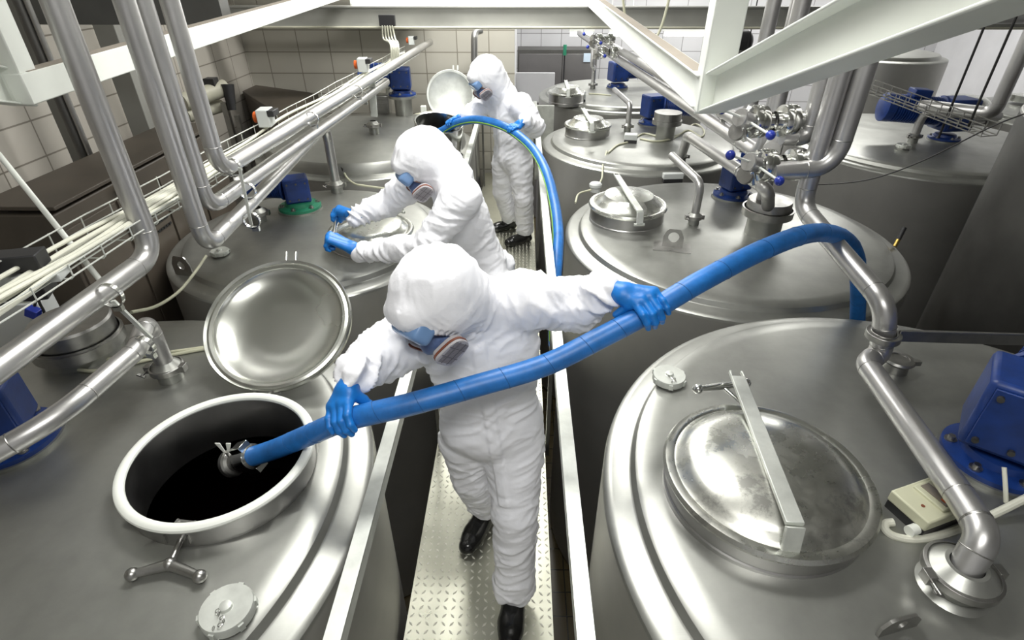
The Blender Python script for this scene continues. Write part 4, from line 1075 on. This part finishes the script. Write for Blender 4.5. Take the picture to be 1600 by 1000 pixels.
c = P(632, 180, z=.95); z_ = L3.h(c.x, c.y); PED = (c.copy(), z_); c.z = z_+.20; gm = gearmotor(c, 'dark blue motor at the back of the far left tank', 1.0, .1, .3, (-1, .1, .0)); MB().cyl((PED[0].x, PED[0].y, z_), (PED[0].x, PED[0].y, z_+.185), .09).build('pedestal', STEEL, gm)
c = P(1478, 208, z=.9); c.z = RR.h(c.x, c.y)+.01; gearmotor(c, 'blue motor and gear case on the far right tank under the basket', 1.45, .1, .34, (-1, .1, .06))
# grey gearbox on L3
c = P(598, 178, z=.93); c.z = L3.h(c.x, c.y)
t = thing('dosing_pump', 'grey boxy pump with a round hose loop on the far left tank', 'pump', c)
MB().box(c+Vector((0, 0, .10)), (.19, .16, .19)).build('case', FITST, t, bevel=.01)
for k in range(6): MB().box(c+Vector((0, -.085, .04+k*.026)), (.17, .012, .010)).build('fin', FITST, t)
MB().tube(spline([c+Vector((.08, 0, .19)), c+Vector((.09, 0, .26)), c+Vector((.16, 0, .28)), c+Vector((.21, 0, .22)), c+Vector((.21, 0, .1))], 8), .022, 12).build('hose_loop', CABLE, t)

# ------------------------------------------------------------------ white trusses
def ibeam(mb, a, b, h, w, t=.008, side=(1, 0, 0)):
    a = Vector(a); b = Vector(b); d = b-a; R = frame(d); up = R.col[2]
    mb.beam(a, b, t, h); mb.beam(a+up*(h/2), b+up*(h/2), w, t); mb.beam(a-up*(h/2), b-up*(h/2), w, t)
def channel(mb, a, b, h, w, s_=1, t=.008):
    a = Vector(a); b = Vector(b); R = frame(b-a); up = R.col[2]; sd = R.col[1]*s_
    mb.beam(a, b, t, h); mb.beam(a+up*(h/2-t/2)+sd*w/2, b+up*(h/2-t/2)+sd*w/2, w, t); mb.beam(a-up*(h/2-t/2)+sd*w/2, b-up*(h/2-t/2)+sd*w/2, w, t)
TX = P(1112, 148, y=1.92)
rt = thing('roof_truss', 'white steel truss with a sloping girder across the right side', 'girder', TX)
JR = Vector((TX.x, 1.92, TX.z))
mb = MB(); ibeam(mb, JR+Vector((0, .04, -.012)), JR+Vector((0, .04, -.012))+Vector((0, -1.9, 1.9*.335)), .105, .085); mb.build('sloping_girder', WHITEP, rt, bevel=.003)
mb = MB(); e_ = P(915, -8, y=6.3); ibeam(mb, Vector((JR.x-.03, 1.92, JR.z+.01)), e_, .095, .06); ob = mb.build('bottom_chord', WHITEP, rt, bevel=.003)
mb = MB(); mb.beam(Vector((JR.x-.03, 1.98, JR.z+.0625)), e_+Vector((0, 0, .0525)), .05, .002); mb.build('dust_layer', DUST, rt)
mb = MB(); mb.box(JR+Vector((-.0, .0, .78)), (.098, .07, 1.66)); mb.build('post', WHITEP, rt, bevel=.004)
mb = MB(); b1 = P(1225, 92, y=1.45); mb.cyl(b1, b1-Vector((0, 0, .02)), .006); mb.build('bolt', DARKST, rt)
JL = P(62, 132, y=2.08)
lt_ = thing('roof_truss', 'white steel truss at the upper left with a post and a long chord', 'girder', JL)
e_ = P(540, -14, y=6.3)
mb = MB(); mb.beam(JL+Vector((.0, -.1, 0)), e_, .06, .10); mb.build('bottom_chord', WHITEP, lt_, bevel=.004)
mb = MB(); mb.beam(JL+Vector((.0, -.06, .0515)), e_+Vector((0, 0, .0515)), .056, .002); mb.build('dust_layer', DUST, lt_)
mb = MB(); mb.box(JL+Vector((-.03, -.05, .78)), (.10, .08, 1.66)); mb.build('post', WHITEP, lt_, bevel=.004)
mb = MB(); ibeam(mb, JL+Vector((-.05, -.02, -.01)), JL+Vector((-.05, -.02, -.01))+Vector((0, -1.9, 1.9*.30)), .11, .085); mb.build('sloping_girder', WHITEP, lt_, bevel=.003)
# grey cross girder and lamp above it
z0, z1 = P(800, 43, y=6.35).z, P(800, 13, y=6.35).z
t = thing('cross_girder', 'grey painted girder crossing the hall above the far tanks', 'girder', (2, 6.4, z1))
MB().box((2.2, 6.40, (z0+z1)/2), (11.0, .02, z1-z0)).build('web', BEAMG, t)
MB().box((2.2, 6.44, z1+.008), (11.0, .14, .016)).build('top_flange', BEAMG, t, bevel=.003)
MB().box((2.2, 6.40, z0-.006), (11.0, .10, .014)).build('bottom_flange', WHITEP, t, bevel=.003)
MB().cyl((-3.25, 6.33, z0+.0), (7.75, 6.33, z0+.0), .012).build('conduit', CREAMPIPE, t)
zl = P(800, 2, y=6.5).z
t = thing('wall_lamp', 'long glowing white lamp above the grey cross girder', 'lamp', (0, 6.5, zl))
x0, x1 = P(545, 3, y=6.5).x, P(925, 3, y=6.5).x
MB().box(((x0+x1)/2, 6.58, zl+.05), (x1-x0, .1, .20)).build('housing', WHITEP, t, bevel=.004)
MB().box(((x0+x1)/2, 6.52, zl+.05), (x1-x0-.04, .03, .16)).build('diffuser', LAMPB, t, bevel=.01)
# dark girders further up left and right
tag(MB().box((-2.2, 6.9, 2.12), (2.4, .2, .18)).build('cross_girder', BEAMG), 'dark girder above the tiled wall at the upper left', 'girder')
tag(MB().box((-2.56, 3.9, 2.05), (1.44, .12, .14)).build('cross_girder', plain('girder grey with baked shade', (.10, .10, .095))), 'cross girder coloured dark as if unlit above the left pipes, left of the long white chord', 'girder')  # darker copy of the girder grey; lack of light put into the colour
# hall strip lamps
for k, (u0, u1, lab) in enumerate(((891, 908, 'small bright strip lamp in the far hall, left of the pipes'), (915, 926, 'tiny strip lamp in the far hall between the pipe ends'), (953, 985, 'strip lamp in the far hall behind the right truss'), (1038, 1142, 'long strip lamp in the far hall right of the truss'))):
    a = P(u0, 53, y=10.2); b_ = P(u1, 53, y=10.2); t = thing('strip_lamp', lab, 'lamp', a)
    MB().box((a+b_)/2+Vector((0, 0, .06)), ((b_-a).length+.04, .12, .05)).build('housing', WHITEP, t, bevel=.004)
    MB().tube([a, b_], .035, 12).build('tube', LAMP, t)
    for e_ in (a, b_): MB().cyl(e_+Vector((0, 0, .08)), Vector((e_.x, e_.y, CEIL)), .006).build('suspension_rod', WHITEP, t)
# hall cupboards
a = P(808, 195, y=10.6); b_ = P(925, 195, y=10.6); zt = P(860, 78, y=10.6).z
t = thing('metal_cupboard', 'grey two door metal cupboard in the far hall', 'cupboard', (a.x, 10.7, ZF)); w = (b_.x-a.x)
MB().box(((a.x+b_.x)/2, 10.85, (zt+ZF)/2), (w, .5, zt-ZF)).build('body', DARKST, t)
for k, (f0, f1) in enumerate(((.02, .56), (.57, .99))):
    MB().box((a.x+w*(f0+f1)/2, 10.59, (zt+ZF)/2-.02), (w*(f1-f0), .02, zt-ZF-.08)).build('door', GREYDOOR, t, bevel=.004)
MB().box(P(919, 90, y=10.57), (.16, .004, .14)).build('notice', plain('pale blue notice', (.5, .6, .7)), t)
p = P(883, 70, y=10.4); t = thing('green_valve', 'small green upright fitting above the grey cupboard', 'valve', p); MB().cyl(p, p-Vector((0, 0, .16)), .03).build('body', GREENP, t); MB().cyl(p-Vector((0, 0, .16)), Vector((p.x, p.y, ZF)), .012).build('stem', DARKP, t)
p = P(834, 137, y=8.9); tag(MB().box(p, (.62, .05, .42)).build('white_panel', WALLW, bevel=.005), 'plain white panel in front of the grey cupboard', 'panel')
tag(MB().box(P(842, 185, y=6.9)-Vector((0, 0, .3)), (.36, .04, .9)).build('rail_end_panel', RAILST, bevel=.004), 'pale metal sheet standing at the end of the walkway', 'panel')

# ------------------------------------------------------------------ left background
zt = 1.29
pa = [P(52, 336, z=zt), P(165, 291, z=zt), P(232, 262, z=zt), P(330, 214, z=zt)]
for p in pa: p.x = -2.23
pa[3].y = 4.1
t = thing('machine_cabinet', 'large dark brown steel cabinet along the left wall', 'cabinet', (-2.9, 3.8, ZF))
fx = pa[0].x; y0, y1 = pa[0].y, pa[3].y
poly = [Vector((-2.62, y0, ZF+.02)), Vector((pa[0].x, y0, ZF+.02)), Vector((pa[3].x, y1, ZF+.02)), Vector((-2.58, y1, ZF+.02))]
MB().prism(poly, (0, 0, zt-ZF-.02)).build('body', BROWNC, t, bevel=.01)
MB().prism([p+Vector((0 if i in (0, 3) else .02, 0, zt-ZF)) for i, p in enumerate(poly)], (0, 0, .02)).build('top_sheet', BROWNC, t, bevel=.004)
dy = (y1-y0); nd = 4
for k in range(nd):
    a0 = (k+.03)/nd; a1 = (k+.97)/nd
    A = poly[1].lerp(poly[2], a0); B = poly[1].lerp(poly[2], a1); A.z = B.z = ZF+.2
    MB().prism([A, B, B+Vector((0, 0, 3.05)), A+Vector((0, 0, 3.05))], (.012, 0, 0)).build('door', BROWNC, t, bevel=.002)
p = P(175, 292, z=1.26); p.x = -2.205; MB().box(p, (.004, .11, .03)).build('yellow_sticker', YELLOW, t)
for rr in range(3):
    for k in range(5):
        p = poly[1].lerp(poly[2], .40)+Vector((.018, k*.03, 2.95+rr*.05)); MB().box(p, (.006, .022, .012)).build('vent_slot', BLACKW, t)
poly2 = [Vector((-3.1, 1.9, ZF+.02)), Vector((-2.72, 1.9, ZF+.02)), Vector((-2.62, y0-.03, ZF+.02)), Vector((-3.1, y0-.03, ZF+.02))]
zz = 1.05
tp = [P(425, 119, z=zz), P(352, 142, z=zz), P(432, 176, z=zz), P(497, 146, z=zz)]
tp[0].y = min(tp[0].y, 7.2); tp = [Vector((max(p.x, -3.25), p.y, p.z)) for p in tp]
t = thing('chest_tank', 'dark brown topped square bin in the back left corner', 'bin', (tp[1].x, tp[1].y, ZF))
MB().prism([Vector((p.x, p.y, zz-.05)) for p in tp], (0, 0, .05)).build('top', BROWNC, t, bevel=.006)
cc = sum((Vector((p.x, p.y, 0)) for p in tp), Vector())/4
MB().prism([Vector((p.x*.96+cc.x*.04, p.y*.96+cc.y*.04, ZF+.01)) for p in tp], (0, 0, zz-.05-ZF-.01)).build('body', BROWNC, t, bevel=.006)
# posts and conduits on the left wall
p = P(215, 170, y=4.6); t = thing('wall_post', 'grey square post standing behind the left pipes', 'post', (p.x, p.y, ZF))
MB().box((p.x, p.y, (ZF+CEIL)/2), (.16, .12, CEIL-ZF-.02)).build('post', BEAMG, t, bevel=.005)
p = P(98, 200, y=3.55); tag(MB().box((p.x, p.y+.05, .9), (.09, .06, 5.1)).build('wall_duct', BEAMG), 'grey vertical duct on the left tiled wall', 'duct')
p = P(112, 200, y=3.5); tag(MB().cyl((p.x, p.y, ZF), (p.x, p.y, 3.4), .028).build('wall_conduit', DARKST), 'dark vertical conduit on the left wall beside the duct', 'conduit')
p = P(124, 200, y=3.5); tag(MB().cyl((p.x, p.y, ZF), (p.x, p.y, 3.4), .016).build('wall_conduit', FITST), 'thin metal conduit on the left wall right of the dark one', 'conduit')
# pump group
t = thing('transfer_pump', 'cream duct with a dark motor on a stand behind the left pipes', 'pump', P(350, 240, y=5.4))
MB().cyl(P(285, 160, y=5.2), P(352, 137, y=5.6), .075).build('duct', CREAMPIPE, t)
MB().cyl(P(290, 182, y=5.2), P(345, 165, y=5.6), .06).build('lower_duct', CREAMPIPE, t)
MB().cyl(P(355, 132, y=5.55), P(363, 172, y=5.5), .06, r2=.035).build('motor', DARKP, t)
MB().box(P(330, 128, y=5.5), (.1, .1, .07)).build('junction', DARKP, t, bevel=.005)
mb = MB(); a = P(350, 160, y=5.5); mb.box((a.x, a.y, (a.z+ZF)/2), (.05, .05, a.z-ZF)); mb.build('stand_leg', FITST, t)
a = P(362, 180, y=5.5); MB().box((a.x+.05, a.y, (a.z+ZF)/2), (.04, .04, a.z-ZF)).build('stand_leg', FITST, t)
# white electric cabinet bottom left
p = Vector((-2.46, 2.2, .72)); t = thing('junction_cabinet', 'white electric cabinet with a blue plug at the left edge', 'electrical box', p)
MB().box(p, (.42, .12, .5), Matrix.Rotation(.1, 3, 'Z')).build('case', GREYP, t, bevel=.006)
pl = P(52, 488, y=2.1); MB().box(pl, (.05, .04, .045), Matrix.Rotation(.5, 3, 'Y')).build('blue_plug', BLUEK, t, bevel=.003)
MB().tube(spline([P(44, 460, y=2.1), P(56, 466, y=2.1), P(54, 478, y=2.1)], 6), .006, 8).build('plug_cable', BLACKW, t)
MB().tube(spline([P(57, 492, y=2.1), P(66, 500, y=2.1), P(69, 488, y=2.1), P(62, 474, y=2.1), P(58, 460, y=2.1)], 6), .006, 8).build('plug_cable', BLACKW, t)
p = P(14, 408, y=1.45); t = thing('socket_block', 'black socket block with a white plug above the left basket end', 'socket', p)
MB().box(p, (.18, .07, .05), Matrix.Rotation(.25, 3, 'Z')).build('block', DARKP, t, bevel=.004)
MB().box(p+Vector((.03, 0, -.05)), (.2, .07, .03), Matrix.Rotation(.25, 3, 'Z')).build('base', GREYP, t, bevel=.004)
p = P(20, 452, y=1.5); tag(MB().box(p, (.2, .1, .06), Matrix.Rotation(.35, 3, 'Z')).build('cable_clip_box', DARKP, bevel=.004), 'black box under the left end of the cable basket', 'box')

# ------------------------------------------------------------------ far right basket with hanger rods
t = thing('cable_basket', 'wire basket hanging on dark rods in front of the far right tank', 'cable tray', P(1450, 190, y=3.7))
A0, A1 = P(1352, 140, y=4.2), P(1545, 212, y=3.3)
for off, dz in ((-.06, .06), (-.06, .02), (-.06, 0), (0, 0), (.06, 0), (.06, .06)):
    d = (A1-A0).normalized(); s_ = Vector((0, 0, 1)).cross(d).normalized()
    MB().tube([A0+s_*off+Vector((0, 0, dz)), A1+s_*off+Vector((0, 0, dz))], .004, 6).build('wire', FITST, t)
for k in range(13):
    c = A0.lerp(A1, k/12); MB().tube([c+s_*o_+Vector((0, 0, z_)) for o_, z_ in ((-.062, .06), (-.062, -.002), (.062, -.002), (.062, .06))], .0035, 6).build('cross_wire', FITST, t)
for (u0, v0, u1, v1) in ((1508, 105, 1466, 216), (1552, 98, 1512, 200), (1392, 120, 1348, 165)):
    f_ = (u1-1352)/(1545-1352); y = 4.2-.9*max(0, min(1, f_)); a = P(u0, v0, y=y); b_ = P(u1, v1, y=y)
    MB().cyl(b_, (b_.x, b_.y, CEIL-.02), .007).build('hanger_rod', BLACKW, t)
p = P(1575, 150, y=4.6); b_ = P(1553, 178, y=4.6)
pipe('grey upright pipe at the far right edge on the wide tank', [Vector((b_.x, b_.y, CEIL-.01)), b_, P(1440, 165, y=5.2)], .05, .08)
cap(RR, 1410, 232, .06, .05); 
n = nozzle(RR, 1425, 222, .045, .1)
pipe('short bent pipe on the near side of the far right tank', [n-Vector((0, 0, .02)), n+Vector((0, 0, .2)), P(1500, 178, z=1.15), P(1560, 182, z=1.1)], .04, .1)
c = P(1505, 232, z=.88)

# fan and second basket seen behind the post at the top right
p = P(1152, 66, y=6.9); t = thing('extractor_fan', 'round black fan motor far behind the right truss post', 'fan', p)
MB().lathe([(0, -.14), (.10, -.14), (.12, -.10), (.12, .10), (.09, .14), (.04, .15), (0, .15)], p, (1, .3, .1), 28).build('motor', DARKP, t)
MB().box(p+Vector((0, 0, .3)), (.04, .04, .5)).build('hanger', FITST, t); MB().cyl(Vector((p.x, p.y, p.z+.5)), Vector((p.x, p.y, CEIL)), .015).build('hanger_rod', FITST, t)
t = thing('cable_basket', 'dark wire basket far behind the right truss post', 'cable tray', P(1180, 85, y=6.6))
a, b_ = P(1128, 92, y=6.6), P(1290, 98, y=6.3)
for dy in (0, .12):
    for dz in (0, .07): MB().tube([a+Vector((0, dy, dz)), b_+Vector((0, dy, dz))], .005, 6).build('wire', FITST, t)
for k in range(14):
    q = a.lerp(b_, k/13); MB().tube([q+Vector((0, 0, .07)), q, q+Vector((0, .12, 0)), q+Vector((0, .12, .07))], .004, 6).build('cross_wire', FITST, t)
for k in (3, 9): q = a.lerp(b_, k/13); MB().cyl(q, Vector((q.x, q.y, CEIL)), .006).build('hanger_rod', BLACKW, t)

# ------------------------------------------------------------------ hoses
def hose(name, label, pts, r, cat='hose', bands=None, stripe=None, mat=HOSE):
    t = thing(name, label, cat, pts[0]); path = spline(pts, 14)
    o = MB().tube(path, r, 28).build('hose_body', mat, t, smooth=60)
    return t, path
H1 = [P(392, 714, y=1.315), P(432, 701, y=1.285), P(480, 681, z=1.07), P(545, 655, y=1.178), P(640, 632, y=1.19), P(740, 604, y=1.245), P(850, 571, y=1.31), P(940, 527, y=1.37),
      P(1015, 487, y=1.42), P(1100, 437, y=1.50), P(1200, 387, y=1.64), P(1272, 364, y=1.82), P(1318, 373, y=2.02), P(1338, 402, y=2.19), P(1341, 450, y=2.27), P(1340, 500, y=2.30), P(1337, 600, y=2.32)]
ht, hp = hose('transfer_hose', 'thick blue hose held by the nearest worker, running from the open manhole to the right', H1, .0335)
# dark wrap lines of the hose
for k in range(22, len(hp)-20, 9):
    a, b_ = hp[k], hp[k+1]; d = (b_-a).normalized(); tilt = (d+Vector((.1, .5, .55))*.55).normalized()
    R = frame(d); rr = .0337; pts = []
    for j in range(32):
        an = 2*math.pi*j/32; off = R.col[1]*math.cos(an)*rr+R.col[2]*math.sin(an)*rr; sh = -(off.dot(tilt))/(tilt.dot(d)); pts.append(a+off+d*sh*.8)
    MB().tube(pts, .0009, 6, closed=True).build('wrap_line', BAND, ht)
# coupling at the end in the manhole
d = (hp[0]-hp[3]).normalized(); e0 = hp[0]+(-d)*.006
ct = MB(); ct.lathe([(.0345, -.010), (.045, -.006), (.046, .044), (.038, .050), (.038, .066), (.034, .066)], e0, d, 32)
R = frame(d); ct.box(e0+d*.018+R @ Vector((0, .0, .047)), (.052, .045, .022), R); ct.box(e0+d*.018+R @ Vector((0, 0, -.047)), (.052, .045, .022), R)
cp = ct.build('hose_clamp', BRIGHT, ht, bevel=.001)
ct = MB(); ct.lathe([(.033, .055), (.034, .092), (.044, .096), (.049, .103), (.049, .119), (.044, .126), (.034, .130), (.034, .142), (.026, .142), (.026, .06)], e0, d, 36); ct.build('coupling', FITST, ht)
wn = MB(); top = e0+d*.111+Vector((0, -.01, .052)); wn.cyl(e0+d*.111+Vector((0, -.005, .035)), top+Vector((0, 0, .012)), .005)
cp2 = wn.build('wing_nut', FITST, ht)
for s_ in (-1, 1):
    w_ = MB(); q1 = top+Vector((s_*.006, 0, .006)); q2 = top+Vector((s_*.019, 0, .052))
    w_.prism([q1+Vector((-.003, 0, 0)), q1+Vector((.004, 0, 0)), q2+Vector((.008, 0, 0)), q2+Vector((-.009, 0, 0))], (0, .004, 0)); w_.build('wing', GASKET, cp2, bevel=.001)

H2 = [P(668, 214, y=5.0), P(690, 205, y=4.96), P(712, 193, y=4.88), P(742, 187, y=4.72), P(775, 193, y=4.55), P(802, 206, y=4.42), P(832, 232, y=4.15), P(853, 268, y=3.82), P(866, 315, y=3.5), P(872, 360, y=3.2), P(871, 400, y=2.98), P(868, 440, y=2.8), P(866, 480, y=2.68), P(866, 540, y=2.6)]
ht2, hp2 = hose('transfer_hose', 'blue hose with a green stripe held by the farthest worker', H2, .034)
pts = []; prev = None
for i in range(2, len(hp2)-2):
    d = (hp2[i+1]-hp2[i-1]).normalized(); v = (Vector((0, 0, CAMH))-hp2[i]); v = v-d*v.dot(d); v.normalize(); lo = Vector((-.55, -.1, -.8)); lo = lo-d*lo.dot(d); lo.normalize()
    n = (v*.75+lo*.75).normalized(); pts.append(hp2[i]+n*.0335)
MB().tube(pts, .0052, 8).build('stripe', STRIPE, ht2)

def nearest(path, p):
    i = min(range(1, len(path)-1), key=lambda k: (path[k]-p).length); return path[i], (path[i+1]-path[i-1]).normalized()

# ------------------------------------------------------------------ workers
def worker(label, J, head, f, up, hands, boots, seed, h, hot=(), hood=(.135, .122, .152), amp=.008, fat=1.0, arm=1.0, gs=1.0):
    t = thing('person', label, 'person', (J['pelvis'][0], J['pelvis'][1], 0), None)
    J = dict(J)
    for sd, kw in hands.items():
        o, cuff = grip(t, **kw); J['wr'+sd] = cuff
    suit(t, J, head, f, up, h, seed, amp, hot, hood, fat, arm); headgear(t, head, f, up, gs)
    for sd, hd in zip('LR', boots): boot(t, (J['an'+sd][0], J['an'+sd][1]), hd)
    return t
# nearest worker
cL, dL = nearest(hp, P(1017, 486, y=1.42)); cR, dR = nearest(hp, P(549, 655, y=1.178))
vwL = (Vector((0, 0, CAMH))-cL).normalized(); vwR = (Vector((0, 0, CAMH))-cR).normalized()
J1 = dict(pelvis=P(768, 655, y=1.52), chest=P(752, 545, y=1.53), neck=P(738, 482, y=1.50), shL=P(812, 470, y=1.53), shR=P(672, 512, y=1.50),
          elL=P(900, 475, y=1.54), wrL=P(980, 465, y=1.46), elR=P(592, 556, y=1.40), wrR=P(565, 622, y=1.22),
          hipL=P(802, 690, y=1.50), hipR=P(733, 685, y=1.55), knL=P(806, 800, y=1.37), anL=P(803, 915, z=.13), knR=P(738, 740, y=1.56), anR=P(757, 783, z=.15))
hd1 = P(684, 468, y=1.40)
worker('nearest worker in white coverall holding the thick blue hose with both hands', J1, hd1, (-.46, -.58, -.68), (-.25, .1, 1),
       {'L': dict(C=cL, axis=-dL, n0=vwL*.75+Vector((-.1, .3, .75)), n1=Vector((0, -.55, -.8)), R=.0335, wrist=cL+Vector((-.084, .03, .05)), thumb_along=.055, thumb_ang=-38, spread=.0215, k=1.12),
        'R': dict(C=cR, axis=dR, n0=vwR*.6+Vector((0, .25, .8)), n1=Vector((0, -.7, -.65)), R=.0335, wrist=cR+Vector((-.006, .05, .074)), thumb_along=.035, thumb_ang=-75, k=1.1)},
       [math.radians(-94), math.radians(-112)], 1.3, .0055, hood=(.130, .112, .148), fat=1.13, arm=1.08, gs=1.03)
# second worker, bent over the second left tank
a, b_ = HT2; axh = (b_-a).normalized()
J2 = dict(pelvis=P(752, 408, y=2.75), chest=P(722, 330, y=2.72), neck=P(697, 275, y=2.70), shL=P(722, 308, y=2.55), shR=P(668, 268, y=2.88),
          elL=P(668, 385, y=2.48), wrL=P(565, 390, y=2.56), elR=P(605, 318, y=2.95), wrR=P(570, 335, y=2.88),
          hipL=Vector((-.13, 2.64, .82)), hipR=Vector((-.13, 2.86, .82)), knL=Vector((-.15, 2.62, .48)), knR=Vector((-.14, 2.88, .48)), anL=Vector((-.1, 2.62, .13)), anR=Vector((-.1, 2.90, .13)))
hd2 = P(661, 252, y=2.70)
cl = b_; cr = a
worker('middle worker in white coverall bending to clamp the lid of the second left tank', J2, hd2, (-.62, -.30, -.72), (-.3, 0, 1),
       {'L': dict(C=cl+axh*.035, axis=-axh, n0=Vector((-.2, -.6, .6)), n1=Vector((-.8, .3, -.3)), R=.012, wrist=P(552, 388, y=2.58), thumb_along=.02, thumb_ang=-80, curl=.75, h=.003, k=1.22),
        'R': dict(C=cr-axh*.025, axis=axh, n0=Vector((.1, -.3, .9)), n1=Vector((-.8, -.3, -.3)), R=.012, wrist=P(550, 336, y=2.86), thumb_along=.02, thumb_ang=-80, curl=.75, h=.003, k=1.22)},
       [math.pi*.98, math.pi*1.02], 4.1, .0075, hood=(.128, .112, .145), gs=1.05)
# farthest worker
c3a, d3a = nearest(hp2, P(708, 196, y=4.9)); c3b, d3b = nearest(hp2, P(800, 206, y=4.42))
J3 = dict(pelvis=P(800, 240, y=4.92), chest=P(796, 180, y=4.90), neck=P(782, 145, y=4.86), shL=P(814, 165, y=4.74), shR=P(768, 155, y=5.02),
          elL=P(836, 200, y=4.66), wrL=P(815, 208, y=4.5), elR=P(738, 178, y=5.0), wrR=P(718, 192, y=4.95),
          hipL=P(812, 258, y=4.86), hipR=P(788, 255, y=4.98), knL=P(818, 310, y=4.84), knR=P(785, 300, y=5.05), anL=P(820, 358, z=.14), anR=P(796, 338, z=.14))
worker('farthest worker in white coverall lowering the striped blue hose', J3, P(760, 120, y=4.80), (-.66, -.33, -.66), (-.2, 0, 1),
       {'L': dict(C=c3b, axis=-d3b, n0=Vector((.2, .3, .9)), n1=Vector((-.2, -.9, -.3)), R=.034, wrist=c3b+Vector((.06, .03, .06)), h=.004),
        'R': dict(C=c3a, axis=d3a, n0=Vector((.1, .3, .9)), n1=Vector((-.3, -.9, -.3)), R=.034, wrist=c3a+Vector((.06, .05, .05)), h=.004)},
       [math.radians(212), math.radians(205)], 8.7, .0095, hood=(.128, .116, .145), fat=1.12)
